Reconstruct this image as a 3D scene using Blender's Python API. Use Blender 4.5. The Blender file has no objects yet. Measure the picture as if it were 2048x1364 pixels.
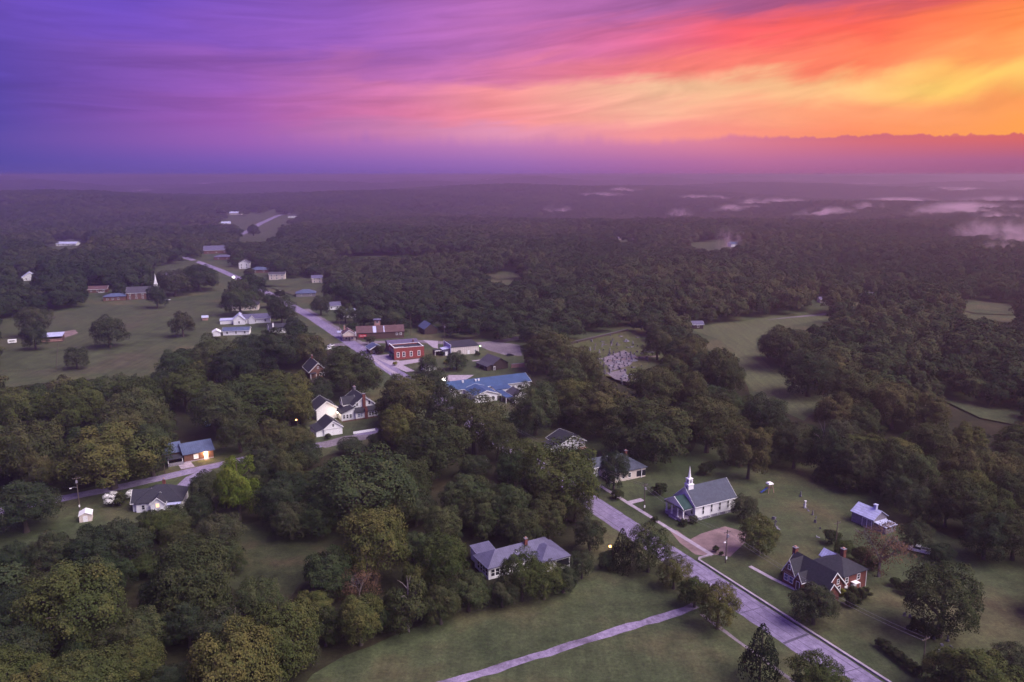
import bpy, math, random
import numpy as np
from mathutils import Vector, Matrix
R = math.radians
random.seed(7); rng = np.random.default_rng(7)
sc = bpy.context.scene
COL = sc.collection
# ------------------------------------------------------------------ camera
FPX, PITCH, CAMZ = 1577.0, R(11.9), 100.0
cam = bpy.data.cameras.new('camera'); camo = bpy.data.objects.new('camera', cam); COL.objects.link(camo)
cam.sensor_width = 36.0; cam.lens = 36.0 * FPX / 2048.0
cam.clip_start = 1.0; cam.clip_end = 120000.0
camo.location = (0, 0, CAMZ); camo.rotation_euler = (R(90) - PITCH, 0, 0)
sc.camera = camo
# ------------------------------------------------------------------ render / exposure
sc.view_settings.view_transform = 'Standard'; sc.view_settings.look = 'None'
EXPO = 2.05
sc.view_settings.exposure = EXPO; sc.view_settings.gamma = 1.0
cy = sc.cycles
cy.max_bounces = 4; cy.diffuse_bounces = 2; cy.glossy_bounces = 2; cy.transmission_bounces = 2
cy.volume_bounces = 2; cy.transparent_max_bounces = 12
cy.use_denoising = True; cy.use_adaptive_sampling = True; cy.adaptive_threshold = 0.02
cy.sample_clamp_indirect = 3.0
# ------------------------------------------------------------------ sky (world): dusk cloud bands by azimuth and elevation
def s2l(c):
    return tuple(((v/255.0)/12.92 if v/255.0 <= 0.04045 else ((v/255.0+0.055)/1.055)**2.4) for v in c)
def build_world():
    w = bpy.data.worlds.new('World'); sc.world = w; w.use_nodes = True
    nt = w.node_tree; N = nt.nodes; L = nt.links; N.clear()
    def nd(t, **k):
        n = N.new(t)
        for a, b in k.items(): setattr(n, a, b)
        return n
    def put(s, v):
        if hasattr(v, 'links') or isinstance(v, bpy.types.NodeSocket): L.new(v, s)
        else: s.default_value = v
    def M(op, a, b=0.0, c=None, clamp=False):
        n = nd('ShaderNodeMath', operation=op, use_clamp=clamp)
        put(n.inputs[0], a); put(n.inputs[1], b)
        if c is not None: put(n.inputs[2], c)
        return n.outputs[0]
    def MR(v, a, b, c=0.0, d=1.0, smooth=True):
        n = nd('ShaderNodeMapRange', interpolation_type='SMOOTHSTEP' if smooth else 'LINEAR')
        put(n.inputs[0], v); put(n.inputs[1], a); put(n.inputs[2], b); put(n.inputs[3], c); put(n.inputs[4], d)
        return n.outputs[0]
    def noise(vec, scale, detail=4.0, rough=0.55, dist=0.0):
        n = nd('ShaderNodeTexNoise'); put(n.inputs['Vector'], vec)
        n.inputs['Scale'].default_value = scale; n.inputs['Detail'].default_value = detail
        n.inputs['Roughness'].default_value = rough; n.inputs['Distortion'].default_value = dist
        return n.outputs['Fac']
    def comb(x, y, z=0.0):
        n = nd('ShaderNodeCombineXYZ'); put(n.inputs[0], x); put(n.inputs[1], y); put(n.inputs[2], z); return n.outputs[0]
    tc = nd('ShaderNodeTexCoord'); sp = nd('ShaderNodeSeparateXYZ'); L.new(tc.outputs['Generated'], sp.inputs[0])
    dx, dy, dz = sp.outputs
    az = M('MULTIPLY', M('ARCTAN2', dx, dy), 57.29578)            # degrees, 0 = north (view), + = right
    el = M('MULTIPLY', M('ARCSINE', dz), 57.29578)
    # streaks climb towards the sunset on the right
    tilt = M('MULTIPLY', M('MULTIPLY', MR(az, -25.0, 55.0), 7.0), MR(el, 1.0, 9.0, 0.25, 1.0))
    ew = M('SUBTRACT', el, tilt)
    n1 = noise(comb(M('MULTIPLY', az, 0.06), M('MULTIPLY', ew, 0.30)), 1.0, 5.0, 0.52, 0.9)
    n2 = noise(comb(M('MULTIPLY', az, 0.13), M('MULTIPLY', ew, 0.85), 3.3), 1.0, 5.0, 0.55, 1.0)
    wob = M('ADD', M('MULTIPLY', M('SUBTRACT', n1, 0.5), 3.6), M('MULTIPLY', M('SUBTRACT', n2, 0.5), 2.2))
    low = MR(el, 0.5, 4.0)
    elw = M('ADD', el, M('MULTIPLY', wob, M('ADD', M('MULTIPLY', low, 0.8), 0.2)))
    # azimuth columns of picture x (degrees), rows of elevation
    def azx(px): return math.degrees(math.atan2((px - 1024) / FPX, 1.0))
    rows = [  # elevation, {picture x: srgb}
        (-0.2, {0: (90, 78, 160), 500: (102, 83, 170), 1000: (130, 95, 174), 1500: (160, 98, 150), 2048: (150, 88, 128)}),
        (0.9, {0: (86, 76, 164), 500: (126, 92, 180), 1000: (160, 110, 182), 1500: (188, 112, 158), 2048: (170, 98, 138)}),
        (2.1, {0: (94, 78, 168), 500: (154, 97, 182), 1000: (196, 128, 184), 1400: (222, 132, 158), 1700: (214, 112, 128), 2048: (216, 104, 104)}),
        (2.7, {0: (88, 76, 168), 500: (160, 98, 182), 800: (205, 128, 176), 1000: (226, 150, 182), 1300: (246, 152, 150), 1700: (255, 148, 104), 2048: (255, 165, 80)}),
        (4.0, {0: (86, 74, 170), 500: (164, 96, 182), 800: (222, 124, 170), 1000: (255, 152, 160), 1300: (255, 182, 158), 1600: (255, 162, 122), 2048: (255, 160, 88)}),
        (5.6, {0: (88, 72, 172), 500: (152, 92, 182), 800: (212, 122, 174), 1000: (255, 156, 160), 1300: (255, 198, 162), 1600: (255, 192, 138), 1850: (255, 206, 108), 2048: (255, 196, 104)}),
        (6.9, {0: (92, 74, 176), 500: (150, 92, 182), 900: (200, 116, 180), 1100: (236, 130, 162), 1350: (255, 132, 124), 1700: (255, 130, 94), 2048: (255, 166, 92)}),
        (8.8, {0: (104, 78, 184), 300: (116, 80, 188), 700: (152, 94, 186), 1000: (194, 114, 184), 1250: (226, 114, 158), 1450: (250, 100, 110), 1700: (255, 106, 88), 2048: (255, 148, 78)}),
        (11.0, {0: (110, 80, 190), 300: (112, 80, 194), 700: (146, 92, 188), 1000: (186, 110, 184), 1300: (168, 98, 158), 1600: (170, 84, 124), 1900: (226, 92, 90), 2048: (250, 116, 70)}),
        (14.5, {0: (106, 80, 194), 300: (98, 80, 198), 700: (140, 90, 190), 1000: (168, 102, 182), 1300: (150, 90, 156), 1700: (140, 78, 118), 2048: (180, 84, 92)}),
        (32.0, {0: (104, 84, 196), 700: (124, 92, 196), 1000: (140, 98, 192), 1500: (140, 92, 170), 2048: (150, 92, 150)}),
        (80.0, {0: (112, 94, 200), 1000: (118, 96, 200), 2048: (122, 96, 196)}),
    ]
    fac = M('MULTIPLY_ADD', az, 1/360.0, 0.5)
    def ramp(cols):
        cr = nd('ShaderNodeValToRGB'); L.new(fac, cr.inputs[0]); e = cr.color_ramp.elements
        xs = sorted(cols)
        pts = [(azx(x)/360.0 + 0.5, s2l(cols[x])) for x in xs]
        c0 = pts[0][1]; c1 = pts[-1][1]
        pts.append((0.5 + 48/360.0, c1))                                  # the glow peaks just right of the frame
        mid = tuple(0.5*a + 0.5*b for a, b in zip(c0, c1))
        pts += [(0.5 + 85/360.0, mid), (0.5 + 130/360.0, c0)]
        pts = [(0.02, c0)] + pts + [(0.98, c0)]
        e[0].position = pts[0][0]; e[0].color = (*pts[0][1], 1); e[1].position = pts[-1][0]; e[1].color = (*pts[-1][1], 1)
        for p, c in pts[1:-1]:
            q = e.new(p); q.color = (*c, 1)
        cr.color_ramp.interpolation = 'EASE' if len(cols) < 4 else 'LINEAR'
        return cr.outputs[0]
    def mix(f, a, b):
        n = nd('ShaderNodeMix', data_type='RGBA'); put(n.inputs[0], f); put(n.inputs[6], a); put(n.inputs[7], b); return n.outputs[2]
    # cumulus rim low on the right
    bump = M('ABSOLUTE', M('SUBTRACT', noise(comb(M('MULTIPLY', az, 0.55), 0.0, 1.7), 1.0, 5.0, 0.62), 0.48))
    bump2 = noise(comb(M('MULTIPLY', az, 0.16), 0.0, 9.2), 1.0, 3.0, 0.5)
    rim = M('ADD', 2.0, M('ADD', M('MULTIPLY', bump, 1.5), M('MULTIPLY', bump2, 0.7)))
    col = ramp(rows[0][1])
    for k in range(1, len(rows)):
        e0, e1 = rows[k-1][0], rows[k][0]
        if k == 3:
            soft = MR(az, 2.0, 22.0, 0.55, 0.06)
            f = MR(M('SUBTRACT', el, rim), M('MULTIPLY', soft, -1.0), soft)
        elif k < 3:
            f = MR(el, e0, e1, smooth=False)
        else:
            f = MR(elw, e0, e1)
        col = mix(f, col, ramp(rows[k][1]))
    # thin bright and dark fibres
    fib = noise(comb(M('MULTIPLY', az, 0.11), M('MULTIPLY', ew, 1.1), 5.1), 1.0, 6.0, 0.55, 1.2)
    fib2 = noise(comb(M('MULTIPLY', az, 0.03), M('MULTIPLY', ew, 0.6), 7.7), 1.0, 3.0, 0.5, 0.3)
    amt = M('MULTIPLY', MR(el, 1.5, 5.0), MR(az, -40.0, 25.0, 0.75, 1.0))
    mul = M('MULTIPLY_ADD', M('ADD', M('SUBTRACT', fib, 0.5), M('SUBTRACT', fib2, 0.5)), M('MULTIPLY', amt, 0.62), 1.0)
    vm = nd('ShaderNodeVectorMath', operation='SCALE'); L.new(col, vm.inputs[0]); L.new(mul, vm.inputs['Scale'])
    # below the horizon the haze goes on
    bg = nd('ShaderNodeBackground'); L.new(vm.outputs[0], bg.inputs[0]); bg.inputs[1].default_value = 1.0 / 2**EXPO
    out = nd('ShaderNodeOutputWorld'); L.new(bg.outputs[0], out.inputs[0])
build_world()
# ------------------------------------------------------------------ sun: soft dusk light from the bright side
sun = bpy.data.lights.new('sun', 'SUN'); suno = bpy.data.objects.new('sun', sun); COL.objects.link(suno)
sun.energy = 1.5; sun.angle = R(52); sun.color = (1.0, 0.88, 0.85)
SAZ, SEL = R(112), R(50)
sd = Vector((math.sin(SAZ)*math.cos(SEL), math.cos(SAZ)*math.cos(SEL), math.sin(SEL)))
suno.rotation_euler = sd.to_track_quat('Z', 'Y').to_euler(); suno.location = (0, 0, 300)

# ================================================================== helpers
def hgt(x, y):
    x = np.asarray(x, float); y = np.asarray(y, float); r = np.hypot(x, y)
    t = np.clip((r - 900) / 1300, 0, 1); t = t*t*(3 - 2*t)
    b = 16*np.sin(x/410+1.3)*np.sin(y/530+.4) + 14*np.sin(x/930-y/560+2) + 9*np.sin(x/260+y/330)*np.sin(y/410-x/900)
    a = 1 + np.clip((r - 2500)/6000, 0, 1.2)
    return t*(b*a - 4)
cP, sP = math.cos(PITCH), math.sin(PITCH)
def at(px, py, z=0.0):
    u = (px-1024)/FPX; v = (682-py)/FPX
    t = (CAMZ-z)/(sP - v*cP)
    return (u*t, (cP + v*sP)*t)
def atg(px, py):                                                       # on the rolling ground
    z = 0.0
    for _ in range(12):
        x, y = at(px, py, z); z = 0.6*float(hgt(x, y)) + 0.4*z
    return (x, y, float(hgt(x, y)))
def proj(x, y, z):
    z = z - CAMZ; yc = y*cP - z*sP; zc = y*sP + z*cP
    return 1024 + FPX*x/yc, 682 - FPX*zc/yc
RN, RD = (0.8893, 0.4573), (-0.4573, 0.8893)                           # across / along the main road
def rf(a, l): return (a*RN[0] + l*RD[0], a*RN[1] + l*RD[1])
def tag(o, label=None, cat=None, group=None, kind=None):
    if label: o['label'] = label
    if cat: o['category'] = cat
    if group: o['group'] = group
    if kind: o['kind'] = kind
    return o
def empty(name, loc, rz=0.0, parent=None):
    o = bpy.data.objects.new(name, None); COL.objects.link(o)
    o.location = loc if len(loc) == 3 else (loc[0], loc[1], 0.0); o.rotation_euler = (0, 0, rz); o.empty_display_size = 0.5
    return o
class MB:
    def __init__(s): s.v = []; s.f = []
    def add(s, vs, fs):
        k = len(s.v); s.v += [tuple(v) for v in vs]; s.f += [tuple(i+k for i in f) for f in fs]; return s
    def box(s, x0, x1, y0, y1, z0, z1):
        return s.add([(x0,y0,z0),(x1,y0,z0),(x1,y1,z0),(x0,y1,z0),(x0,y0,z1),(x1,y0,z1),(x1,y1,z1),(x0,y1,z1)],
                     [(0,3,2,1),(4,5,6,7),(0,1,5,4),(1,2,6,5),(2,3,7,6),(3,0,4,7)])
    def prism(s, bot, top):
        n = len(bot); k = list(range(n))
        return s.add(list(bot)+list(top), [tuple(reversed(k)), tuple(i+n for i in k)] + [(i,(i+1)%n,(i+1)%n+n,i+n) for i in k])
    def tube(s, pts, rads, n=6):
        pts = [Vector(p) for p in pts]; rings = []
        for i, p in enumerate(pts):
            d = (pts[min(i+1, len(pts)-1)] - pts[max(i-1, 0)]).normalized()
            a = d.orthogonal().normalized(); b = d.cross(a)
            r = rads[i] if hasattr(rads, '__len__') else rads
            rings.append([p + (a*math.cos(t)+b*math.sin(t))*r for t in [2*math.pi*j/n for j in range(n)]])
        vs = [v for rg in rings for v in rg]; fs = []
        for i in range(len(pts)-1):
            for j in range(n):
                fs.append((i*n+j, i*n+(j+1)%n, (i+1)*n+(j+1)%n, (i+1)*n+j))
        fs.append(tuple(reversed(range(n)))); fs.append(tuple((len(pts)-1)*n+j for j in range(n)))
        return s.add(vs, fs)
    def mesh(s, name, mat):
        me = bpy.data.meshes.new(name); me.from_pydata(s.v, [], s.f); me.update()
        if mat: me.materials.append(mat)
        return me
    def build(s, name, mat, parent=None, smooth=False):
        me = s.mesh(name, mat)
        if smooth: me.polygons.foreach_set('use_smooth', [True]*len(me.polygons))
        return link(name, me, parent)
def link(name, me, parent=None):
    o = bpy.data.objects.new(name, me); COL.objects.link(o)
    if parent: o.parent = parent
    return o
def np_mesh(name, V, quads, mat, tint=None):
    me = bpy.data.meshes.new(name); n = len(quads)
    me.vertices.add(len(V)); me.vertices.foreach_set('co', np.asarray(V, np.float32).ravel())
    me.loops.add(n*4); me.loops.foreach_set('vertex_index', np.asarray(quads, np.int32).ravel())
    me.polygons.add(n); me.polygons.foreach_set('loop_start', np.arange(0, n*4, 4, dtype=np.int32))
    if tint is not None:
        a = me.attributes.new('tint', 'FLOAT', 'FACE'); a.data.foreach_set('value', np.asarray(tint, np.float32))
    me.update(calc_edges=True); me.materials.append(mat)
    return me
# ------------------------------------------------------------------ materials
MATS = {}
def mat(name, col, rough=0.8, var=0.25, scale=0.6, bump=0.0, bscale=8.0, col2=None, emit=0.0, ecol=None, metal=0.0, spec=0.3, stripes=None, detail=6.0):
    if name in MATS: return MATS[name]
    m = bpy.data.materials.new(name); m.use_nodes = True; nt = m.node_tree; N = nt.nodes; L = nt.links
    b = N['Principled BSDF']; b.inputs['Roughness'].default_value = rough; b.inputs['Metallic'].default_value = metal
    b.inputs['Specular IOR Level'].default_value = spec
    tc = N.new('ShaderNodeTexCoord'); nz = N.new('ShaderNodeTexNoise'); L.new(tc.outputs['Object'], nz.inputs['Vector'])
    nz.inputs['Scale'].default_value = scale; nz.inputs['Detail'].default_value = detail; nz.inputs['Roughness'].default_value = 0.62
    cr = N.new('ShaderNodeValToRGB'); L.new(nz.outputs['Fac'], cr.inputs[0])
    c2 = col2 or tuple(c*(1+var) for c in col); c1 = col if col2 else tuple(c*(1-var) for c in col)
    cr.color_ramp.elements[0].position = 0.32; cr.color_ramp.elements[1].position = 0.68
    cr.color_ramp.elements[0].color = (*c1, 1); cr.color_ramp.elements[1].color = (*c2, 1)
    src = cr.outputs[0]
    if stripes:                                                        # lines of shingle courses, siding, metal ribs: axis, period, darkening
        axis, per, dk = stripes
        sx = N.new('ShaderNodeSeparateXYZ'); L.new(tc.outputs['Object'], sx.inputs[0])
        a = N.new('ShaderNodeMath'); a.operation = 'MULTIPLY'; L.new(sx.outputs[axis], a.inputs[0]); a.inputs[1].default_value = 1/per
        fr = N.new('ShaderNodeMath'); fr.operation = 'FRACT'; L.new(a.outputs[0], fr.inputs[0])
        lt = N.new('ShaderNodeMath'); lt.operation = 'LESS_THAN'; L.new(fr.outputs[0], lt.inputs[0]); lt.inputs[1].default_value = 0.22
        mm = N.new('ShaderNodeMath'); mm.operation = 'MULTIPLY'; L.new(lt.outputs[0], mm.inputs[0]); mm.inputs[1].default_value = dk
        mx = N.new('ShaderNodeMix'); mx.data_type = 'RGBA'; L.new(mm.outputs[0], mx.inputs[0]); L.new(src, mx.inputs[6]); mx.inputs[7].default_value = (*[c*0.35 for c in col], 1)
        src = mx.outputs[2]
    L.new(src, b.inputs['Base Color'])
    if bump:
        n2 = N.new('ShaderNodeTexNoise'); L.new(tc.outputs['Object'], n2.inputs['Vector']); n2.inputs['Scale'].default_value = bscale; n2.inputs['Detail'].default_value = 4
        bp = N.new('ShaderNodeBump'); bp.inputs['Strength'].default_value = bump; bp.inputs['Distance'].default_value = 0.1
        L.new(n2.outputs['Fac'], bp.inputs['Height']); L.new(bp.outputs[0], b.inputs['Normal'])
    if emit:
        b.inputs['Emission Color'].default_value = (*(ecol or col), 1); b.inputs['Emission Strength'].default_value = emit
    MATS[name] = m; return m
white = mat('white_paint', (0.84,0.84,0.86), 0.6, 0.05, 0.8, stripes=(2, 0.28, 0.18))
trimw = mat('white_trim', (0.85,0.85,0.87), 0.5, 0.03)
cream = mat('cream_siding', (0.66,0.58,0.52), 0.7, 0.08, stripes=(2, 0.3, 0.15))
creamrib = mat('cream_metal_siding', (0.66,0.60,0.58), 0.5, 0.06, stripes=(0, 1.3, 0.35))
brick = mat('red_brick', (0.165,0.056,0.046), 0.85, 0.35, 1.5, 0.4, 14, stripes=(2, 0.22, 0.12))
brickb = mat('brown_brick', (0.15,0.075,0.055), 0.85, 0.3, 1.5, 0.4, 14, stripes=(2, 0.22, 0.12))
brickr = mat('bright_red_brick', (0.25,0.055,0.048), 0.85, 0.3, 1.2, 0.4, 14, stripes=(2, 0.22, 0.12))
shing_dark = mat('charcoal_shingle', (0.030,0.030,0.042), 0.85, 0.3, 2.0, 0.5, 10)
shing_grey = mat('grey_shingle', (0.062,0.058,0.078), 0.85, 0.25, 1.2, 0.4, 10)
shing_green = mat('green_grey_shingle', (0.065,0.074,0.105), 0.8, 0.22, 1.0, 0.4, 12, stripes=(2, 0.3, 0.2))
shing_teal = mat('green_shingle', (0.020,0.052,0.050), 0.8, 0.25, 1.0, 0.4, 12)
metal_grey = mat('grey_metal_roof', (0.105,0.10,0.17), 0.6, 0.2, 0.5, 0.2, 4, stripes=(0, 0.6, 0.22))
metal_blue = mat('blue_metal_roof', (0.045,0.088,0.19), 0.55, 0.2, 0.35, 0.2, 4, stripes=(0, 0.7, 0.25))
metal_pale = mat('pale_tin_roof', (0.46,0.48,0.68), 0.5, 0.2, 0.7, 0.2, 4, stripes=(1, 0.7, 0.3))
metal_rust = mat('rusty_brown_roof', (0.105,0.058,0.062), 0.7, 0.35, 0.8, 0.3, 5, stripes=(0, 0.8, 0.35))
metal_purple = mat('mauve_metal_roof', (0.11,0.092,0.165), 0.6, 0.15, 0.5, stripes=(0, 0.8, 0.25))
metal_bluegrey = mat('blue_grey_roof', (0.085,0.11,0.19), 0.5, 0.25, 0.5, stripes=(0, 0.7, 0.25))
wood_dark = mat('dark_wood', (0.055,0.038,0.035), 0.9, 0.35, 2.0, 0.3, 6, stripes=(0, 0.25, 0.4))
wood_grey = mat('weathered_wood', (0.22,0.20,0.24), 0.9, 0.3, 2.0, 0.3, 6, stripes=(0, 0.3, 0.3))
wood_brown = mat('brown_wood', (0.10,0.06,0.05), 0.9, 0.3, 2.0, stripes=(0, 0.3, 0.35))
wood_pole = mat('pole_wood', (0.11,0.085,0.075), 0.9, 0.25, 3.0)
glass = mat('dark_glass', (0.015,0.017,0.025), 0.12, 0.2, spec=0.5)
glass_pale = mat('pale_glass', (0.16,0.18,0.28), 0.15, 0.2, spec=0.5)
concrete = mat('concrete', (0.33,0.28,0.34), 0.85, 0.25, 0.6, 0.2, 6)
dirt = mat('reddish_gravel', (0.20,0.138,0.14), 0.95, 0.35, 0.25, 0.4, 6)
stone = mat('grave_stone', (0.22,0.21,0.26), 0.8, 0.25, 1.5)
stoned = mat('grey_stone', (0.13,0.12,0.15), 0.85, 0.25, 1.5)
pink = mat('pink_block', (0.42,0.24,0.21), 0.85, 0.2)
teal = mat('teal_shopfront', (0.03,0.06,0.065), 0.7, 0.2)
black = mat('black_rubber', (0.012,0.012,0.014), 0.8, 0.1)
carwhite = mat('white_car_paint', (0.70,0.70,0.74), 0.3, 0.03, spec=0.5)
carblue = mat('blue_car_paint', (0.12,0.2,0.32), 0.3, 0.05, spec=0.5)
cardark = mat('dark_car_paint', (0.02,0.02,0.028), 0.3, 0.05, spec=0.5)
bluepl = mat('blue_plastic', (0.04,0.09,0.32), 0.5, 0.1)
redpaint = mat('red_sign_paint', (0.50,0.022,0.03), 0.5, 0.05)
wire_m = mat('wire', (0.20,0.18,0.22), 0.6, 0.05)
bark = mat('bark', (0.075,0.06,0.055), 0.95, 0.3, 3.0, 0.3, 8)
bark_pale = mat('pale_bark', (0.15,0.125,0.135), 0.95, 0.25, 3.0)
lamp_w = mat('lit_white_lamp', (0.9,0.9,0.9), 0.5, 0.0, emit=6.0, ecol=(1.0,0.95,0.85))
lamp_o = mat('lit_orange_lamp', (0.9,0.5,0.2), 0.5, 0.0, emit=5.0, ecol=(1.0,0.42,0.08))
lamp_g = mat('lit_green_lamp', (0.7,0.9,0.5), 0.5, 0.0, emit=4.0, ecol=(0.5,1.0,0.35))
lit_win = mat('lit_window', (0.9,0.6,0.3), 0.5, 0.1, emit=0.45, ecol=(1.0,0.55,0.25))
petal = mat('white_petals', (0.72,0.72,0.70), 0.7, 0.15, 2.0)
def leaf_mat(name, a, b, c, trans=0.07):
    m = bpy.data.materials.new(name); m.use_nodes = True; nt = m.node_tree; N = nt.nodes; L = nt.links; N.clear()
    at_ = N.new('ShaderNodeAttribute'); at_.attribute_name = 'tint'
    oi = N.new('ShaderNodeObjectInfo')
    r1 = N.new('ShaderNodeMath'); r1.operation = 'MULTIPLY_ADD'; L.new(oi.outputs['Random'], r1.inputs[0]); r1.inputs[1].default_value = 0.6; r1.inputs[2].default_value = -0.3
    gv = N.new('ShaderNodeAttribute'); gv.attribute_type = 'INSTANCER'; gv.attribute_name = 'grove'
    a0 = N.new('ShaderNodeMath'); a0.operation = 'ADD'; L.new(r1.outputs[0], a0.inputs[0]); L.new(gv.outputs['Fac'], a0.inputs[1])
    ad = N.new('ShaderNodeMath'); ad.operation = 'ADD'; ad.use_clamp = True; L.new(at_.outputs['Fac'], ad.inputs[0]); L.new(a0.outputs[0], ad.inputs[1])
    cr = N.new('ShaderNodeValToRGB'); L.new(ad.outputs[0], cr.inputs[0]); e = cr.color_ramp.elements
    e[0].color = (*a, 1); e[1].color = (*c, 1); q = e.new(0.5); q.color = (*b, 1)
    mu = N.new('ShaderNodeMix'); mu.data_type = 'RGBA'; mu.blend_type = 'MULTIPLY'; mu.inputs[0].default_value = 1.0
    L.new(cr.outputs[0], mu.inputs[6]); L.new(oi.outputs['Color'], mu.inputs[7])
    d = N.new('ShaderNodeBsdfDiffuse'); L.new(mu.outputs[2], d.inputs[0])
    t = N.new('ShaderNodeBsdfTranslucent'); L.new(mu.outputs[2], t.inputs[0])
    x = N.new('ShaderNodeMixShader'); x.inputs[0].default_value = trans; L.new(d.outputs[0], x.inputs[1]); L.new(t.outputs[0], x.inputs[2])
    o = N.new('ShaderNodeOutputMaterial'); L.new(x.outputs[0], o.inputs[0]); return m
leaf = leaf_mat('broadleaf_foliage', (0.026,0.040,0.021), (0.050,0.063,0.031), (0.090,0.086,0.041))
leafc = leaf_mat('cedar_foliage', (0.012,0.018,0.013), (0.022,0.028,0.017), (0.04,0.04,0.022), 0.05)
leafb = leaf_mat('brown_foliage', (0.07,0.04,0.032), (0.10,0.06,0.042), (0.14,0.085,0.055))
leafs = leaf_mat('shrub_foliage', (0.022,0.028,0.016), (0.036,0.04,0.02), (0.06,0.055,0.028))

def ground_mat(name, cols, s1=0.012, s2=0.25, streak=1.0, fine=1.0):
    m = bpy.data.materials.new(name); m.use_nodes = True; nt = m.node_tree; N = nt.nodes; L = nt.links
    b = N['Principled BSDF']; b.inputs['Roughness'].default_value = 0.95; b.inputs['Specular IOR Level'].default_value = 0.1
    tc = N.new('ShaderNodeTexCoord')
    def nz(s, d=5.0, r=0.6):
        n = N.new('ShaderNodeTexNoise'); L.new(tc.outputs['Object'], n.inputs['Vector']); n.inputs['Scale'].default_value = s; n.inputs['Detail'].default_value = d; n.inputs['Roughness'].default_value = r; return n.outputs['Fac']
    cr = N.new('ShaderNodeValToRGB'); L.new(nz(s1), cr.inputs[0]); e = cr.color_ramp.elements
    e[0].position = 0.34; e[1].position = 0.68; e[0].color = (*cols[0], 1); e[1].color = (*cols[2], 1); q = e.new(0.5); q.color = (*cols[1], 1)
    mx = N.new('ShaderNodeMix'); mx.data_type = 'RGBA'; mx.blend_type = 'MULTIPLY'; mx.inputs[0].default_value = 1.0
    c2 = N.new('ShaderNodeValToRGB'); L.new(nz(s2, 8.0, 0.7), c2.inputs[0]); c2.color_ramp.elements[0].position = 0.3; c2.color_ramp.elements[1].position = 0.7
    c2.color_ramp.elements[0].color = (0.62,0.6,0.62,1); c2.color_ramp.elements[1].color = (1.25,1.25,1.2,1)
    mp = N.new('ShaderNodeMapping'); L.new(tc.outputs['Object'], mp.inputs[0]); mp.inputs['Rotation'].default_value = (0, 0, R(27)); mp.inputs['Scale'].default_value = (0.55, 0.02, 1)
    n3 = N.new('ShaderNodeTexNoise'); L.new(mp.outputs[0], n3.inputs['Vector']); n3.inputs['Scale'].default_value = 1.0; n3.inputs['Detail'].default_value = 3
    c3 = N.new('ShaderNodeValToRGB'); L.new(n3.outputs['Fac'], c3.inputs[0]); c3.color_ramp.elements[0].position = .38; c3.color_ramp.elements[1].position = .62
    c3.color_ramp.elements[0].color = (.84, .84, .86, 1); c3.color_ramp.elements[1].color = (1.1, 1.12, 1.06, 1)
    c4 = N.new('ShaderNodeValToRGB'); L.new(nz(1.3, 6.0, 0.75), c4.inputs[0]); c4.color_ramp.elements[0].position = .34; c4.color_ramp.elements[1].position = .66
    c4.color_ramp.elements[0].color = (.66, .64, .66, 1); c4.color_ramp.elements[1].color = (1.25, 1.25, 1.2, 1)
    m3 = N.new('ShaderNodeMix'); m3.data_type = 'RGBA'; m3.blend_type = 'MULTIPLY'; m3.inputs[0].default_value = streak
    m4 = N.new('ShaderNodeMix'); m4.data_type = 'RGBA'; m4.blend_type = 'MULTIPLY'; m4.inputs[0].default_value = fine
    L.new(cr.outputs[0], mx.inputs[6]); L.new(c2.outputs[0], mx.inputs[7]); L.new(mx.outputs[2], m3.inputs[6]); L.new(c3.outputs[0], m3.inputs[7]); L.new(m3.outputs[2], m4.inputs[6]); L.new(c4.outputs[0], m4.inputs[7]); L.new(m4.outputs[2], b.inputs['Base Color'])
    bp = N.new('ShaderNodeBump'); bp.inputs['Strength'].default_value = 0.6; bp.inputs['Distance'].default_value = 0.25
    L.new(nz(1.6, 6.0, 0.7), bp.inputs['Height']); L.new(bp.outputs[0], b.inputs['Normal'])
    return m
grass_m = ground_mat('rough_grass', [(0.044,0.060,0.031),(0.066,0.081,0.042),(0.106,0.095,0.053)], 0.028, 0.22, 0.45)
pasture_m = ground_mat('pasture_grass', [(0.058,0.070,0.038),(0.070,0.082,0.044),(0.080,0.076,0.050)], 0.02, 0.12)
hay_m = ground_mat('mown_field_grass', [(0.088,0.102,0.054),(0.096,0.108,0.058),(0.108,0.106,0.064)], 0.015, 0.4)
cem_m = ground_mat('cemetery_grass', [(0.066,0.080,0.030),(0.080,0.092,0.038),(0.10,0.09,0.055)], 0.05, 0.4)
asphalt = ground_mat('pale_worn_asphalt', [(0.205,0.175,0.285),(0.228,0.195,0.315),(0.25,0.212,0.335)], 0.05, 0.5, 0.55, 0.35)
tar = mat('tar_seam', (0.075,0.065,0.10), 0.9, 0.3, 0.8)
path_m = ground_mat('worn_concrete_path', [(0.10,0.08,0.12),(0.24,0.20,0.31),(0.30,0.25,0.38)], 0.13, 0.8, 0.0, 0.6)
drive_m = ground_mat('grey_gravel', [(0.14,0.125,0.15),(0.19,0.165,0.20),(0.23,0.20,0.24)], 0.08, 0.7, 0.0, 0.8)

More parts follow.
